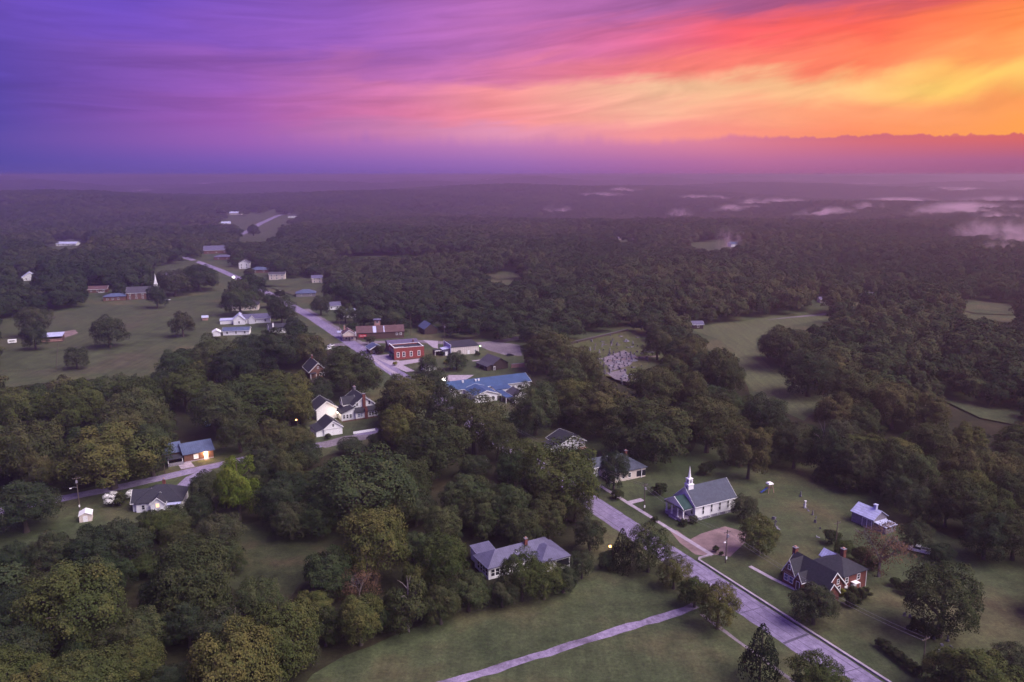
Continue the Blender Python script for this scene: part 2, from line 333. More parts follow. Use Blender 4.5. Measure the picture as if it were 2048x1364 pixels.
# ================================================================== ground, fields, roads
def make_ground():
    rings = [0.0, 40, 80, 120, 180, 250, 330, 420, 520, 640, 760, 880]
    r = 960.0
    while r < 45000: rings.append(r); r *= 1.045
    na = 480; ang = np.linspace(0, 2*np.pi, na, endpoint=False)
    V = [(0, 0, 0)]; Fq = []; 
    RR = np.array(rings[1:]); X = np.outer(RR, np.sin(ang)); Y = np.outer(RR, np.cos(ang)); Z = hgt(X, Y)
    V = np.concatenate([[[0, 0, 0]], np.stack([X, Y, Z], -1).reshape(-1, 3)])
    F = [(0, 1+(j+1)%na, 1+j) for j in range(na)]
    for i in range(len(RR)-1):
        a = 1+i*na; b = a+na
        F += [(a+j, a+(j+1)%na, b+(j+1)%na, b+j) for j in range(na)]
    me = bpy.data.meshes.new('ground'); me.from_pydata(V.tolist(), [], F); me.update(); me.materials.append(grass_m)
    o = link('ground', me); tag(o, kind='structure')
make_ground()
def sheet(name, pts, z, m, kind='structure', conform=False, sub=0):
    P = [(*p[:2],) for p in pts]
    b = MB(); n = len(P)
    if conform:
        b.add([(x, y, float(hgt(x, y)) + z) for x, y in P], [tuple(range(n))])
    else: b.add([(x, y, z) for x, y in P], [tuple(range(n))])
    o = b.build(name, m)
    if o.data.polygons[0].normal.z < 0: o.data.flip_normals()
    if kind: tag(o, kind=kind)
    return o
def pxsheet(name, pxs, z, m, jitter=0.0):
    pts = [at(*p) for p in pxs]
    if jitter:                                                         # soften the outline
        out = []
        for i in range(len(pts)):
            a = Vector(pts[i]); c = Vector(pts[(i+1) % len(pts)])
            k = max(1, int((c-a).length/6))
            for q in range(k):
                p = a.lerp(c, q/k); out.append((p.x+random.uniform(-jitter, jitter), p.y+random.uniform(-jitter, jitter)))
        pts = out
    return sheet(name, pts, z, m)
def ribbon(name, pts, w, z, m, h=0.0, parent=None, step=6.0, jit=0.0):
    P = []
    for a, c in zip(pts[:-1], pts[1:]):
        a, c = Vector(a), Vector(c); k = max(1, int((c-a).length/step))
        P += [a.lerp(c, q/k) for q in range(k)]
    P.append(Vector(pts[-1])); b = MB(); lo = []; hi = []
    for i, p in enumerate(P):
        d = (P[min(i+1, len(P)-1)] - P[max(i-1, 0)]).normalized(); n = Vector((-d.y, d.x))
        wl = w/2 + random.uniform(-jit, jit); wr = w/2 + random.uniform(-jit, jit)
        g = float(hgt(p.x, p.y))
        lo.append((p.x+n.x*wl, p.y+n.y*wl, g+z)); hi.append((p.x-n.x*wr, p.y-n.y*wr, g+z))
    n = len(P)
    if h:
        vs = lo + hi + [(x, y, q+h) for x, y, q in lo] + [(x, y, q+h) for x, y, q in hi]; fs = []
        for i in range(n-1):
            fs += [(2*n+i, 3*n+i, 3*n+i+1, 2*n+i+1), (i, 2*n+i, 2*n+i+1, i+1), (n+i, n+i+1, 3*n+i+1, 3*n+i)]
        fs += [(0, n, 3*n, 2*n), (n-1, 3*n-1, 4*n-1, 2*n-1)]
        b.add(vs, fs)
    else: b.add(lo+hi, [(i, n+i, n+i+1, i+1) for i in range(n-1)])
    o = b.build(name, m, parent)
    if not parent: tag(o, kind='structure')
    return o
O_PASTURE = [(-60,646),(0,640),(170,616),(330,602),(440,604),(462,630),(432,660),(425,688),(352,694),(318,722),(296,746),(120,748),(0,766),(-60,772)]
O_HAY = [(1372,655),(1500,640),(1560,628),(1655,622),(1652,638),(1600,648),(1548,655),(1512,676),(1512,702),(1542,737),(1600,767),(1668,790),(1640,803),(1600,830),(1560,812),(1500,775),(1478,740),(1468,700),(1436,678)]
O_CEM = [(1120,692),(1145,682),(1200,668),(1258,661),(1300,688),(1336,704),(1300,728),(1270,748),(1275,782),(1225,762),(1195,740)]
pxsheet('pasture', O_PASTURE, 0.004, pasture_m, 0.5)
pxsheet('hay_field', O_HAY, 0.004, hay_m, 0.5)
pxsheet('cemetery_lawn', O_CEM, 0.004, cem_m, 0.4)
O_FAR = [[(440,441),(470,427),(560,418),(594,430),(585,446),(530,478),(482,482),(470,455)], [(968,553),(1036,541),(1040,555),(1000,561)],
         [(1372,496),(1400,484),(1460,480),(1466,492),(1410,497)], [(1888,612),(1950,600),(2048,615),(2048,632),(1950,628)],
         [(80,483),(172,470),(172,480),(150,492),(92,491)], [(496,575),(560,560),(642,556),(642,592),(588,592),(530,572)], [(312,545),(318,532),(372,524),(400,520),(362,545)],
         [(1880,800),(1960,812),(2048,838),(2048,856),(1960,838)]]
for q in O_FAR:
    pts = [atg(*p) for p in q]; fine = []
    for i in range(len(pts)):
        a = Vector(pts[i]); c = Vector(pts[(i+1) % len(pts)]); k = max(1, int((c-a).length/30))
        fine += [tuple(a.lerp(c, t/k)) for t in range(k)]
    cx = sum(p[0] for p in fine)/len(fine); cyy = sum(p[1] for p in fine)/len(fine)
    b = MB(); rr = [0.0, 0.2, 0.4, 0.6, 0.8, 1.0]; n = len(fine)
    vs = [(cx, cyy, float(hgt(cx, cyy))+0.6)]
    for t in rr[1:]:
        for p in fine:
            x = cx+(p[0]-cx)*t; y = cyy+(p[1]-cyy)*t; vs.append((x, y, float(hgt(x, y))+0.6))
    fs = [(0, 1+i, 1+(i+1) % n) for i in range(n)]
    for k in range(4):
        a = 1+k*n; c = a+n
        fs += [(a+i, c+i, c+(i+1) % n, a+(i+1) % n) for i in range(n)]
    b.add(vs, fs); o = b.build('far_field', grass_m if q[0][0] > 1800 else pasture_m); tag(o, kind='structure')
    if o.data.polygons[0].normal.z < 0: o.data.flip_normals()
# leaf litter and undergrowth on the floor of the near woods, with one grassy clearing in it
clear_m = ground_mat('rank_grass', [(0.030,0.036,0.020),(0.046,0.054,0.028),(0.066,0.056,0.034)], 0.09, 0.35, 0.0, 1.0)
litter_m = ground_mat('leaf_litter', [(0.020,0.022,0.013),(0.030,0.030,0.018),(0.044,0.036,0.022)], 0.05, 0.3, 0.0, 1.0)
pxsheet('woodland_floor', [(432,968),(560,935),(760,885),(960,865),(1005,905),(1150,1000),(1190,1060),(1130,1120),(1040,1180),(890,1226),(700,1306),(620,1356),(560,1420),(-200,1420),(-160,1180),(0,1160),(130,1084),(290,1040),(400,1034)], 0.004, litter_m, 1.5)
pxsheet('woodland_floor', [(-100,790),(130,760),(300,755),(420,720),(600,690),(720,710),(760,770),(630,790),(600,870),(440,880),(340,900),(330,940),(120,985),(-100,1040)], 0.004, litter_m, 1.5)
pxsheet('woodland_floor', [(1060,690),(1120,690),(1200,750),(1290,770),(1370,700),(1470,720),(1500,790),(1600,840),(1700,800),(1860,790),(2150,900),(2150,1100),(1900,1080),(1790,1000),(1640,930),(1500,880),(1400,860),(1380,905),(1180,840),(1060,830)], 0.004, litter_m, 1.5)
pxsheet('clearing', [(452,1118),(470,1080),(510,1046),(575,1030),(660,1036),(690,1064),(680,1104),(640,1140),(600,1164),(560,1196),(480,1180)], 0.008, clear_m, 3.0)
# main road and its kerbs, pavements
MAINRD = [rf(127.2, 60), rf(127.2, 560), rf(123, 660), rf(120, 720), at(480, 558), at(440, 540), at(400, 525), (-430, 1010), (-520, 1140)]
road = ribbon('main_road', MAINRD, 8.0, 0.02, asphalt, jit=0.16, step=2.5)
for a in (124.6, 127.2, 129.9):
    ribbon('tar_seam', [rf(a, 62), rf(a, 300)], 0.16, 0.024, tar, parent=road, jit=0.06)
for l in (83, 97.5, 110.5, 124, 139, 152, 166, 181, 197, 214):
    ribbon('tar_seam', [rf(123.4, l), rf(131, l+random.uniform(-1, 1))], 0.2 + (0.5 if l in (110.5, 152) else 0), 0.028, tar, parent=road, step=1.5, jit=0.05)
ribbon('shoulder', [rf(132.6, 445), rf(132, 600)], 3.6, 0.012, drive_m, jit=0.6)
ribbon('kerb', [rf(132.1, 60), rf(132.1, 148.6), rf(133.0, 149.4), rf(136.6, 149.5)], 0.6, 0.0, concrete, h=0.3)
ribbon('pavement', [rf(137.3, 149.2), rf(137.3, 205)], 1.35, 0.012, concrete, jit=0.08)
ribbon('pavement', [rf(115.2, 60), rf(115.2, 128)], 1.0, 0.012, drive_m, jit=0.15)
ribbon('garden_path', [rf(141.8, 140), rf(142.3, 133), rf(143.4, 125.6)], 1.2, 0.014, concrete, jit=0.1)
ribbon('garden_path', [rf(137.9, 188), rf(143.0, 188)], 2.2, 0.014, concrete, jit=0.1)
ribbon('concrete_path', [(-34, 131.0), at(905, 1364), at(1352, 1225), at(1392, 1211)], 2.5, 0.012, path_m, jit=0.35, step=3)
ribbon('side_street', [(-190, 212), at(-40, 1030), at(100, 1002), at(250, 972), at(400, 938), at(480, 920), at(560, 900), at(640, 890), at(700, 878), at(760, 858)], 5.4, 0.012, asphalt, jit=0.2)
ribbon('driveway', [at(415, 940), at(382, 955), at(362, 975)], 4.0, 0.016, asphalt, jit=0.3)
ribbon('driveway', [at(376, 936), at(366, 922)], 4.4, 0.016, concrete, jit=0.2)
pxsheet('gravel_lot', [(1398,1066),(1448,1054),(1490,1064),(1488,1088),(1460,1112),(1428,1112),(1376,1080)], 0.006, dirt, 0.9)
pxsheet('gravel_verge', [(1340,1062),(1352,1060),(1424,1112),(1392,1108),(1362,1086)], 0.005, dirt, 0.3)
# town streets, lots and walks
ribbon('cross_street', [at(668, 690), at(760, 684), at(850, 683), at(960, 690), at(1060, 672)], 8.0, 0.016, drive_m, jit=0.4)
pxsheet('gravel_lot', [(940,686),(985,682),(1040,690),(1044,712),(1010,710),(975,700)], 0.020, drive_m, 0.5)
pxsheet('concrete_lot', [(846,680),(876,682),(876,697),(866,695)], 0.022, concrete, 0.1)
pxsheet('concrete_lot', [(742,712),(778,708),(800,722),(848,716),(850,722),(806,730),(830,742),(812,744),(772,726)], 0.022, concrete, 0.15)
ribbon('pavement', [at(745, 716), at(772, 736), at(800, 752)], 2.4, 0.03, concrete)
ribbon('pavement', [at(945, 722), at(960, 720), at(985, 722)], 2.0, 0.012, concrete)
pxsheet('concrete_lot', [(888,757),(898,750),(948,750),(930,760),(900,766)], 0.012, concrete, 0.1)
pxsheet('concrete_lot', [(632,888),(690,872),(752,868),(750,876),(700,884),(650,896)], 0.02, drive_m, 0.1)
pxsheet('concrete_lot', [(318,552),(345,532),(392,520),(425,522),(420,532),(372,538),(338,560)], 0.012, asphalt, 0.3)
ribbon('driveway', [atg(480, 470)[:2], atg(520, 448)[:2], atg(556, 432)[:2], atg(585, 426)[:2]], 14.0, 0.9, asphalt)
ribbon('driveway', [atg(84, 480)[:2], atg(170, 481)[:2]], 9.0, 0.9, asphalt)
ribbon('cemetery_path', [at(1215, 722), at(1262, 716), at(1318, 712)], 2.2, 0.012, dirt, jit=0.3)
pxsheet('cemetery_plot', [(1205,716),(1250,700),(1272,712),(1262,730),(1222,742)], 0.008, drive_m, 0.6)
pxsheet('cemetery_plot', [(1214,745),(1250,738),(1258,764),(1228,758)], 0.008, drive_m, 0.6)
pxsheet('bare_soil', [(122,664),(150,660),(158,666),(126,676)], 0.008, dirt, 0.6)
pxsheet('far_verge', [(1530,640),(1560,636),(1655,626),(1652,630)], 0.02, drive_m, 0.2)
# ================================================================== buildings
KEEP = []                                                              # (px box, distance) the photograph shows free of trees
SOLID = []                                                             # (x, y, radius) footprints
class Bld:
    def __init__(s, name, label, cat, loc, rz, group=None, keep=None, rad=9.0, z=0.0):
        s.o = empty(name, (loc[0], loc[1], z), R(rz)); tag(s.o, label, cat, group)
        s.rz = R(rz); s.loc = loc
        c, q = math.cos(s.rz), math.sin(s.rz)
        s.w = lambda x, y: (loc[0]+x*c-y*q, loc[1]+x*q+y*c)
        if keep: KEEP.append((keep, math.hypot(*loc)))
    def block(s, x0, x1, y0, y1, h, rise, roof='gx', ov=0.4, wall=white, rmat=shing_dark, z0=0.0, trim=None, t=0.16, name='wall', rname='roof', ends=(0, 1)):
        cx, cyy = s.w((x0+x1)/2, (y0+y1)/2); SOLID.append((cx, cyy, (x1-x0)/2, (y1-y0)/2, s.rz))
        m = MB(); top = h
        if roof in ('gx', 'gy'):
            sw = roof == 'gy'
            a0, a1, b0, b1 = (y0, y1, x0, x1) if sw else (x0, x1, y0, y1)
            q = (lambda a, b, z: (b, a, z)) if sw else (lambda a, b, z: (a, b, z))
            mid = (b0+b1)/2; sl = rise/((b1-b0)/2)
            pr = [(b0, z0), (b1, z0), (b1, h), (mid, h+rise), (b0, h)]
            m.prism([q(a0, b, z) for b, z in pr], [q(a1, b, z) for b, z in pr])
            r = MB(); e = 0.012; zb = h - sl*ov + e
            for sg in (0, 1):
                be = b0-ov if sg == 0 else b1+ov
                bot = [q(a0-ov, be, zb), q(a1+ov, be, zb), q(a1+ov, mid, h+rise+e), q(a0-ov, mid, h+rise+e)]
                r.prism(bot, [(x, y, z+t) for x, y, z in bot])
            ro = r.build(rname, rmat, s.o); fix(ro)
            if trim:
                for a, dd in [((a0-ov-0.05, 0.05), (a1+ov, 0.05))[e_] for e_ in ends]:
                    g = MB()
                    for sg in (0, 1):
                        be = b0-ov-0.03 if sg == 0 else b1+ov+0.03
                        p = [(be, zb-0.14), (be, zb+t+0.05), (mid, h+rise+t+0.07), (mid, h+rise-0.12)]
                        g.prism([q(a, b, z) for b, z in p], [q(a+dd, b, z) for b, z in p])
                    fix(g.build('rake_board', trim, s.o))
                for be in (b0-ov-0.07, b1+ov+0.01):
                    g = MB()
                    g.prism([q(a0-ov, be, zb-0.06), q(a1+ov, be, zb-0.06), q(a1+ov, be+0.06, zb-0.06), q(a0-ov, be+0.06, zb-0.06)],
                            [q(a0-ov, be, zb+t), q(a1+ov, be, zb+t), q(a1+ov, be+0.06, zb+t), q(a0-ov, be+0.06, zb+t)])
                    fix(g.build('gutter', trim, s.o))
        elif roof == 'hip':
            m.box(x0, x1, y0, y1, z0, h); r = MB()
            W, D = x1-x0+2*ov, y1-y0+2*ov; k = min(W, D)/2
            X0, X1, Y0, Y1 = x0-ov, x1+ov, y0-ov, y1+ov
            lo = [(X0,Y0,h+.012), (X1,Y0,h+.012), (X1,Y1,h+.012), (X0,Y1,h+.012)]; hi = [(x, y, z+t) for x, y, z in lo]
            zr = h+rise+t
            if W >= D: rd = [(X0+k, (Y0+Y1)/2, zr), (X1-k-.01, (Y0+Y1)/2, zr)]; fs = [(4,5,9,8), (5,6,9), (6,7,8,9), (7,4,8)]
            else: rd = [((X0+X1)/2, Y0+k, zr), ((X0+X1)/2, Y1-k-.01, zr)]; fs = [(4,5,8), (5,6,9,8), (6,7,9), (7,4,8,9)]
            r.add(lo+hi+rd, [(3,2,1,0), (0,1,5,4), (1,2,6,5), (2,3,7,6), (3,0,4,7)] + fs); fix(r.build(rname, rmat, s.o))
        elif roof in ('shx', 'shy'):                                   # lean-to: rises along +x / +y
            m.box(x0, x1, y0, y1, z0, h); X0, X1, Y0, Y1 = x0-ov, x1+ov, y0-ov, y1+ov
            z = [h+.012, h+.012+rise]
            bot = [(X0,Y0,z[0]), (X1,Y0,z[1] if roof == 'shx' else z[0]), (X1,Y1,z[1]), (X0,Y1,z[0] if roof == 'shx' else z[1])]
            fix(MB().prism(bot, [(x, y, q+t) for x, y, q in bot]).build(rname, rmat, s.o))
            if rise > 0.05:
                m.prism([(x0,y0,h), (x1,y0,h), (x1,y1,h), (x0,y1,h)], [(x0,y0,h+.005), (x1,y0,h+.005+(rise*.9 if roof == 'shx' else 0)), (x1,y1,h+.005+rise*.9), (x0,y1,h+.005+(0 if roof == 'shx' else rise*.9))])
        elif roof == 'none': m.box(x0, x1, y0, y1, z0, h)
        w = m.build(name, wall, s.o); fix(w)
        return w
    def _face(s, side, x0, x1, y0, y1):
        if side == '-y': return lambda u, d, z: (u, y0-d, z)
        if side == '+y': return lambda u, d, z: (u, y1+d, z)
        if side == '-x': return lambda u, d, z: (x0-d, u, z)
        return lambda u, d, z: (x1+d, u, z)
    def bar(s, m, F, u0, u1, d0, d1, z0, z1):
        m.prism([F(u0,d0,z0), F(u1,d0,z0), F(u1,d1,z0), F(u0,d1,z0)], [F(u0,d0,z1), F(u1,d0,z1), F(u1,d1,z1), F(u0,d1,z1)])
    def wins(s, blk, side, us, z, w, h, fm=trimw, pm=glass, mull=True, fw=0.13, name='window'):
        F = s._face(side, *blk)
        for u in us:
            m = MB(); a, b = u-w/2, u+w/2
            s.bar(m, F, a-fw, a, 0.0, 0.09, z-fw, z+h+fw); s.bar(m, F, b, b+fw, 0.0, 0.09, z-fw, z+h+fw)
            s.bar(m, F, a, b, 0.0, 0.09, z+h, z+h+fw); s.bar(m, F, a, b, 0.0, 0.12, z-fw, z)
            if mull: s.bar(m, F, a, b, 0.0, 0.06, z+h*0.48, z+h*0.54)
            wo = m.build(name, fm, s.o); fix(wo)
            p = MB(); s.bar(p, F, a, b, 0.002, 0.03, z, z+h); fix(p.build('pane', pm, wo))
    def door(s, blk, side, u, z=0.0, w=1.0, h=2.1, dm=wood_brown, fm=trimw):
        F = s._face(side, *blk); m = MB()
        s.bar(m, F, u-w/2, u+w/2, 0.002, 0.05, z, z+h); d = m.build('door', dm, s.o); fix(d)
        g = MB(); s.bar(g, F, u-w/2-.12, u-w/2, 0.0, 0.09, z, z+h+.12); s.bar(g, F, u+w/2, u+w/2+.12, 0.0, 0.09, z, z+h+.12); s.bar(g, F, u-w/2, u+w/2, 0.0, 0.09, z+h, z+h+.12)
        fix(g.build('frame', fm, d)); k = MB(); s.bar(k, F, u+w*.36, u+w*.42, .05, .11, z+1.0, z+1.1); fix(k.build('handle', black, d))
    def part(s, name, m, *boxes):
        b = MB()
        for q in boxes: b.box(*q)
        return b.build(name, m, s.o)
    def chimney(s, x, y, z0, z1, w=0.9, m=brick):
        c = s.part('chimney', m, (x-w/2, x+w/2, y-w/2, y+w/2, z0, z1))
        MB().box(x-w/2-.08, x+w/2+.08, y-w/2-.08, y+w/2+.08, z1, z1+.14).build('cap', stone, c)
        MB().box(x-w/4, x+w/4, y-w/4, y+w/4, z1+.14, z1+.4).build('flue', pink, c)
    def post(s, x, y, z0, z1, w=0.22, m=trimw, name='column'):
        b = MB(); b.box(x-w/2, x+w/2, y-w/2, y+w/2, z0+.25, z1-.2)
        b.box(x-w*.8, x+w*.8, y-w*.8, y+w*.8, z0, z0+.25); b.box(x-w*.75, x+w*.75, y-w*.75, y+w*.75, z1-.2, z1); b.build(name, m, s.o)
def fix(o):
    import bmesh
    bm = bmesh.new(); bm.from_mesh(o.data); bmesh.ops.recalc_face_normals(bm, faces=bm.faces); bm.to_mesh(o.data); bm.free()

def white_church():
    B = Bld('white_church', 'white weatherboard church with green porch roof and pointed steeple beside the road', 'church', (53.9, 216.6), 27.5, keep=(1322, 936, 1472, 1048))
    k = (0, 15.5, 0, 9.5)
    B.block(*k, 4.7, 4.3, 'gx', 0.35, white, shing_green, z0=0.9, trim=trimw)
    B.part('foundation', stone, (-.06, 15.56, -.06, 9.56, 0, 0.9))
    for x in (3.0, 6.2, 9.4, 12.6): B.wins(k, '-y', [x], 1.75, 0.62, 2.35, fm=trimw, mull=True, fw=0.1)
    for x in (2.2, 5.6, 9.0, 12.2): B.wins((-.06, 15.56, -.06, 9.56), '-y', [x], 0.3, 0.8, 0.36, pm=black, mull=False, fw=0.06, name='vent')
    B.wins(k, '-x', [1.4, 8.1], 1.8, 0.75, 2.0); B.door(k, '-x', 4.75, 0.9, 1.8, 2.5, dm=trimw)
    B.part('porch_floor', concrete, (-4.0, -.08, .7, 8.8, 0, .86)); B.part('step', concrete, (-4.7, -4.02, 3.2, 6.3, 0, .42))
    # portico roof: green slopes, white pediment
    zc, zr = 4.15, 6.75; y0, y1, ym = .4, 9.1, 4.75; r = MB()
    for ye in (y0, y1):
        bot = [(-4.15, ye, zc), (-.38, ye, zc), (-.38, ym, zr), (-4.15, ym, zr)]; r.prism(bot, [(x, y, z+.15) for x, y, z in bot])
    fix(r.build('porch_roof', shing_teal, B.o))
    fix(MB().prism([(-3.75, y0+.25, zc), (-3.75, y1-.25, zc), (-3.75, ym, zr-.15)], [(-.05, y0+.25, zc), (-.05, y1-.25, zc), (-.05, ym, zr-.15)]).build('pediment', trimw, B.o))
    fix(MB().prism([(-4.28, y0-.1, zc-.05), (-4.28, y0-.1, zc+.3), (-4.28, ym, zr+.25), (-4.28, y1+.1, zc+.3), (-4.28, y1+.1, zc-.05), (-4.28, ym, zr-.2)], [(-4.16, y0-.1, zc-.05), (-4.16, y0-.1, zc+.3), (-4.16, ym, zr+.25), (-4.16, y1+.1, zc+.3), (-4.16, y1+.1, zc-.05), (-4.16, ym, zr-.2)]).build('rake_board', trimw, B.o))
    B.part('porch_skirt_roof', shing_teal, (-4.3, -3.76, .35, 9.15, zc-.24, zc-.1)); B.part('beam', trimw, (-3.9, -3.5, .7, 8.8, zc-.55, zc-.29), (-3.5, -.02, .7, 1.0, zc-.5, zc-.29), (-3.5, -.02, 8.5, 8.8, zc-.5, zc-.29))
    for y in (.95, 3.4, 6.1, 8.55): B.post(-3.7, y, .86, zc-.55, .34)
    x, y = 1.3, 4.75
    st = B.part('steeple_base', trimw, (x-.95, x+.95, y-.95, y+.95, 7.6, 9.7)); 
    MB().box(x-1.05, x+1.05, y-1.05, y+1.05, 9.7, 9.92).build('cornice', trimw, st)
    b2 = B.part('belfry', trimw, (x-.72, x+.72, y-.72, y+.72, 9.92, 11.5)); MB().box(x-.84, x+.84, y-.84, y+.84, 11.5, 11.64).build('cornice', trimw, b2)
    for (ax, ay, bx, by) in ((-.76, -.3, -.72, .3), (-.3, -.76, .3, -.72)): MB().box(x+ax, x+bx, y+ay, y+by, 10.3, 11.2).build('louvre', stone, b2)
    sp = MB(); n = 8; ring = [(x+.5*math.cos(2*math.pi*j/n), y+.5*math.sin(2*math.pi*j/n), 11.64) for j in range(n)]
    sp.add(ring+[(x, y, 15.6)], [tuple(reversed(range(n)))]+[(j, (j+1) % n, n) for j in range(n)]); sp.build('spire', trimw, B.o)
    B.part('meter_box', trimw, (14.6, 15.0, -.3, 0, 1.0, 1.6))
white_church()

def brick_house():
    B = Bld('brick_house', 'red brick house with charcoal roof, white gable trim and two chimneys', 'house', (74.8, 171.9), 28, keep=(1577, 1098, 1732, 1200))
    m = (0, 6.6, 0, 12.2); B.block(*m, 3.1, 3.6, 'gy', .35, brick, shing_dark, trim=trimw)
    q = (6.62, 14.8, .4, 9.6); B.block(*q, 4.5, 2.2, 'hip', .4, brick, shing_dark)
    g = (-1.4, 3.2, 8.0, 11.8); B.block(*g, 3.2, 3.4, 'gx', .25, brick, shing_dark, trim=trimw, name='gable_wall', rname='gable_roof', ends=(0,))
    g2 = (-1.7, 1.6, 5.6, 7.8); B.block(*g2, 2.7, 1.9, 'gx', .2, brick, shing_dark, trim=trimw, name='gable_wall', rname='gable_roof', ends=(0,))
    p = (-1.6, 3.0, -1.5, 1.2); B.block(*p, 2.5, 2.6, 'gy', .25, brick, shing_dark, trim=trimw, name='porch_wall', rname='porch_roof', ends=(0,))
    arch = [(-.45, 0)] + [(.7+1.15*-math.cos(t), 1.3+1.0*math.sin(t)) for t in [math.pi*i/8 for i in range(9)]] + [(1.85, 0)]
    fix(MB().prism([(u, -1.52, z) for u, z in arch], [(u, -1.5, z) for u, z in arch]).build('arch_opening', glass, B.o))
    B.wins(g, '-x', [9.1, 10.7], .9, 1.1, 1.5, pm=glass_pale); B.wins(g, '-x', [9.9], 4.2, .7, 1.1)
    B.wins(g2, '-x', [6.7], .3, .9, 2.0, pm=wood_brown, mull=False)
    B.wins(m, '-y', [4.2], 3.6, .6, 1.1); B.wins(m, '-y', [4.7], 1.2, .8, 1.6); B.wins(q, '-y', [7.8, 12.0], 2.7, .9, 1.3); B.wins(q, '-y', [7.8, 10.0], .7, .8, 1.1, pm=trimw)
    B.part('door_canopy', trimw, (9.4, 11.2, -1.0, .4, 2.5, 2.62), (9.4, 9.5, -1.0, -.9, 0, 2.5), (11.1, 11.2, -1.0, -.9, 0, 2.5)); B.door(q, '-y', 10.9, 0, .9, 2.0, dm=trimw)
    B.chimney(3.3, 12.6, 0, 7.7, 1.0); B.chimney(13.2, 6.2, 4, 7.8, 1.0)
    # steep hipped rear roof faces carry a pale porch gable
    B.block(11.2, 14.2, 7.2, 11.5, 4.2, 1.5, 'gy', .2, brick, metal_pale, name='rear_wing_wall', rname='rear_wing_roof')
    B.part('downpipe', trimw, (14.82, 14.95, .3, .45, 0, 4.5)); B.part('downpipe', trimw, (-.13, -.01, 12.0, 12.15, 0, 3.2))
brick_house()

def grey_house():
    B = Bld('grey_roofed_bungalow', 'low white bungalow with broad grey metal hip roof and screened porch', 'house', (-5.7, 181.8), 29, keep=(943, 1066, 1122, 1118))
    a = (0, 21, .4, 8.2); B.block(*a, 3.1, 2.5, 'hip', .5, white, metal_grey)
    b = (13.2, 21.4, -3.6, 6.0); B.block(*b, 3.15, 2.0, 'hip', .5, white, metal_grey, name='wing_wall', rname='wing_roof')
    c = (1.0, 6.2, 8.22, 12.6); B.block(*c, 2.9, .8, 'shy', .3, white, metal_grey, name='lean_to_wall', rname='lean_to_roof')
    B.wins(a, '-y', [1.2, 2.5, 3.8, 5.1], .8, 1.0, 1.8); B.wins(a, '-x', [1.4, 2.9, 4.4, 5.9], .8, 1.1, 1.8)
    B.wins(a, '-y', [8.5, 11.0], 1.0, .9, 1.4); B.wins(b, '-y', [15.0], .9, .9, 1.5)
    B.part('porch_opening', glass, (17.6, 21.42, -3.63, -.6, .6, 2.6)); B.part('porch_post', trimw, (21.4, 21.6, -3.8, -3.6, 0, 3.15)); B.part('porch_post', trimw, (17.3, 17.5, -3.8, -3.62, 0, 3.15))
    B.chimney(12.6, 3.6, 4.0, 7.0, .8); B.part('vent_pipe', trimw, (9, 9.15, 2.2, 2.35, 4, 5.0))
grey_house()

def tin_barn():
    B = Bld('tin_roofed_barn', 'small weathered barn with pale tin roof and rooftop vent on the lawn', 'barn', (100.2, 217.0), -61, keep=(1698, 998, 1796, 1052))
    k = (0, 10.6, 0, 6.2)
    c = (0, 7.2, 0, 6.0); B.block(*c, 3.2, 2.0, 'gx', .35, wood_grey, metal_pale)
    l = (7.22, 10.8, .6, 5.2); B.block(*l, 2.3, -.3, 'shx', .3, wood_grey, metal_pale, name='lean_to_wall', rname='lean_to_roof')
    B.door(c, '-y', 4.4, 0, 1.4, 2.6, dm=wood_grey); B.door(c, '-y', 6.0, 0, 1.4, 2.6, dm=wood_grey)
    v = B.part('roof_vent', metal_pale, (5.0, 5.8, 2.6, 3.4, 5.0, 6.5)); MB().box(4.85, 5.95, 2.45, 3.55, 6.5, 6.62).build('cap', metal_pale, v)
tin_barn()

def hip_house():
    B = Bld('hip_roofed_house', 'white house with green-grey hip roof half hidden by a cedar beside the church', 'house', (33.2, 246.0), 27, keep=(1194, 893, 1306, 946))
    a = (0, 13.5, 0, 11.5); B.block(*a, 3.3, 3.9, 'hip', .5, cream, shing_green)
    g = (-2.6, 4, 7.4, 12.4); B.block(*g, 3.4, 2.2, 'gx', .3, white, shing_green, trim=trimw, name='wing_wall', rname='wing_roof')
    B.wins(g, '-x', [9.2, 10.8], 1.0, .8, 1.5); B.wins(a, '-y', [2, 4.4, 7.0], .9, .9, 1.5); B.chimney(8.6, 5.0, 5.0, 8.4, .8)
    B.part('porch_opening', glass, (9.8, 13.53, -.03, .0, .5, 2.5)); B.part('porch_post', trimw, (11.6, 11.8, -.3, -.1, 0, 3.3))
hip_house()

def dark_bungalow():
    B = Bld('dark_roofed_bungalow', 'small white bungalow with black roof tucked under tall trees', 'house', (17.5, 275.5), 27, keep=(1100, 850, 1168, 890))
    a = (0, 11, 0, 9); B.block(*a, 3.0, 2.6, 'gy', .5, white, shing_dark, trim=trimw)
    p = (-3.2, -.02, 1, 6); B.block(*p, 2.7, .5, 'shx', .3, white, shing_dark, name='porch_wall', rname='porch_roof')
    B.wins(a, '-y', [2.4, 5.5, 8.6], .9, .9, 1.5); B.wins(p, '-x', [2.2, 4.6], .8, 1.2, 1.5)
    B.part('porch_step', pink, (8.0, 11.0, -1.6, -.01, 0, .6))
dark_bungalow()

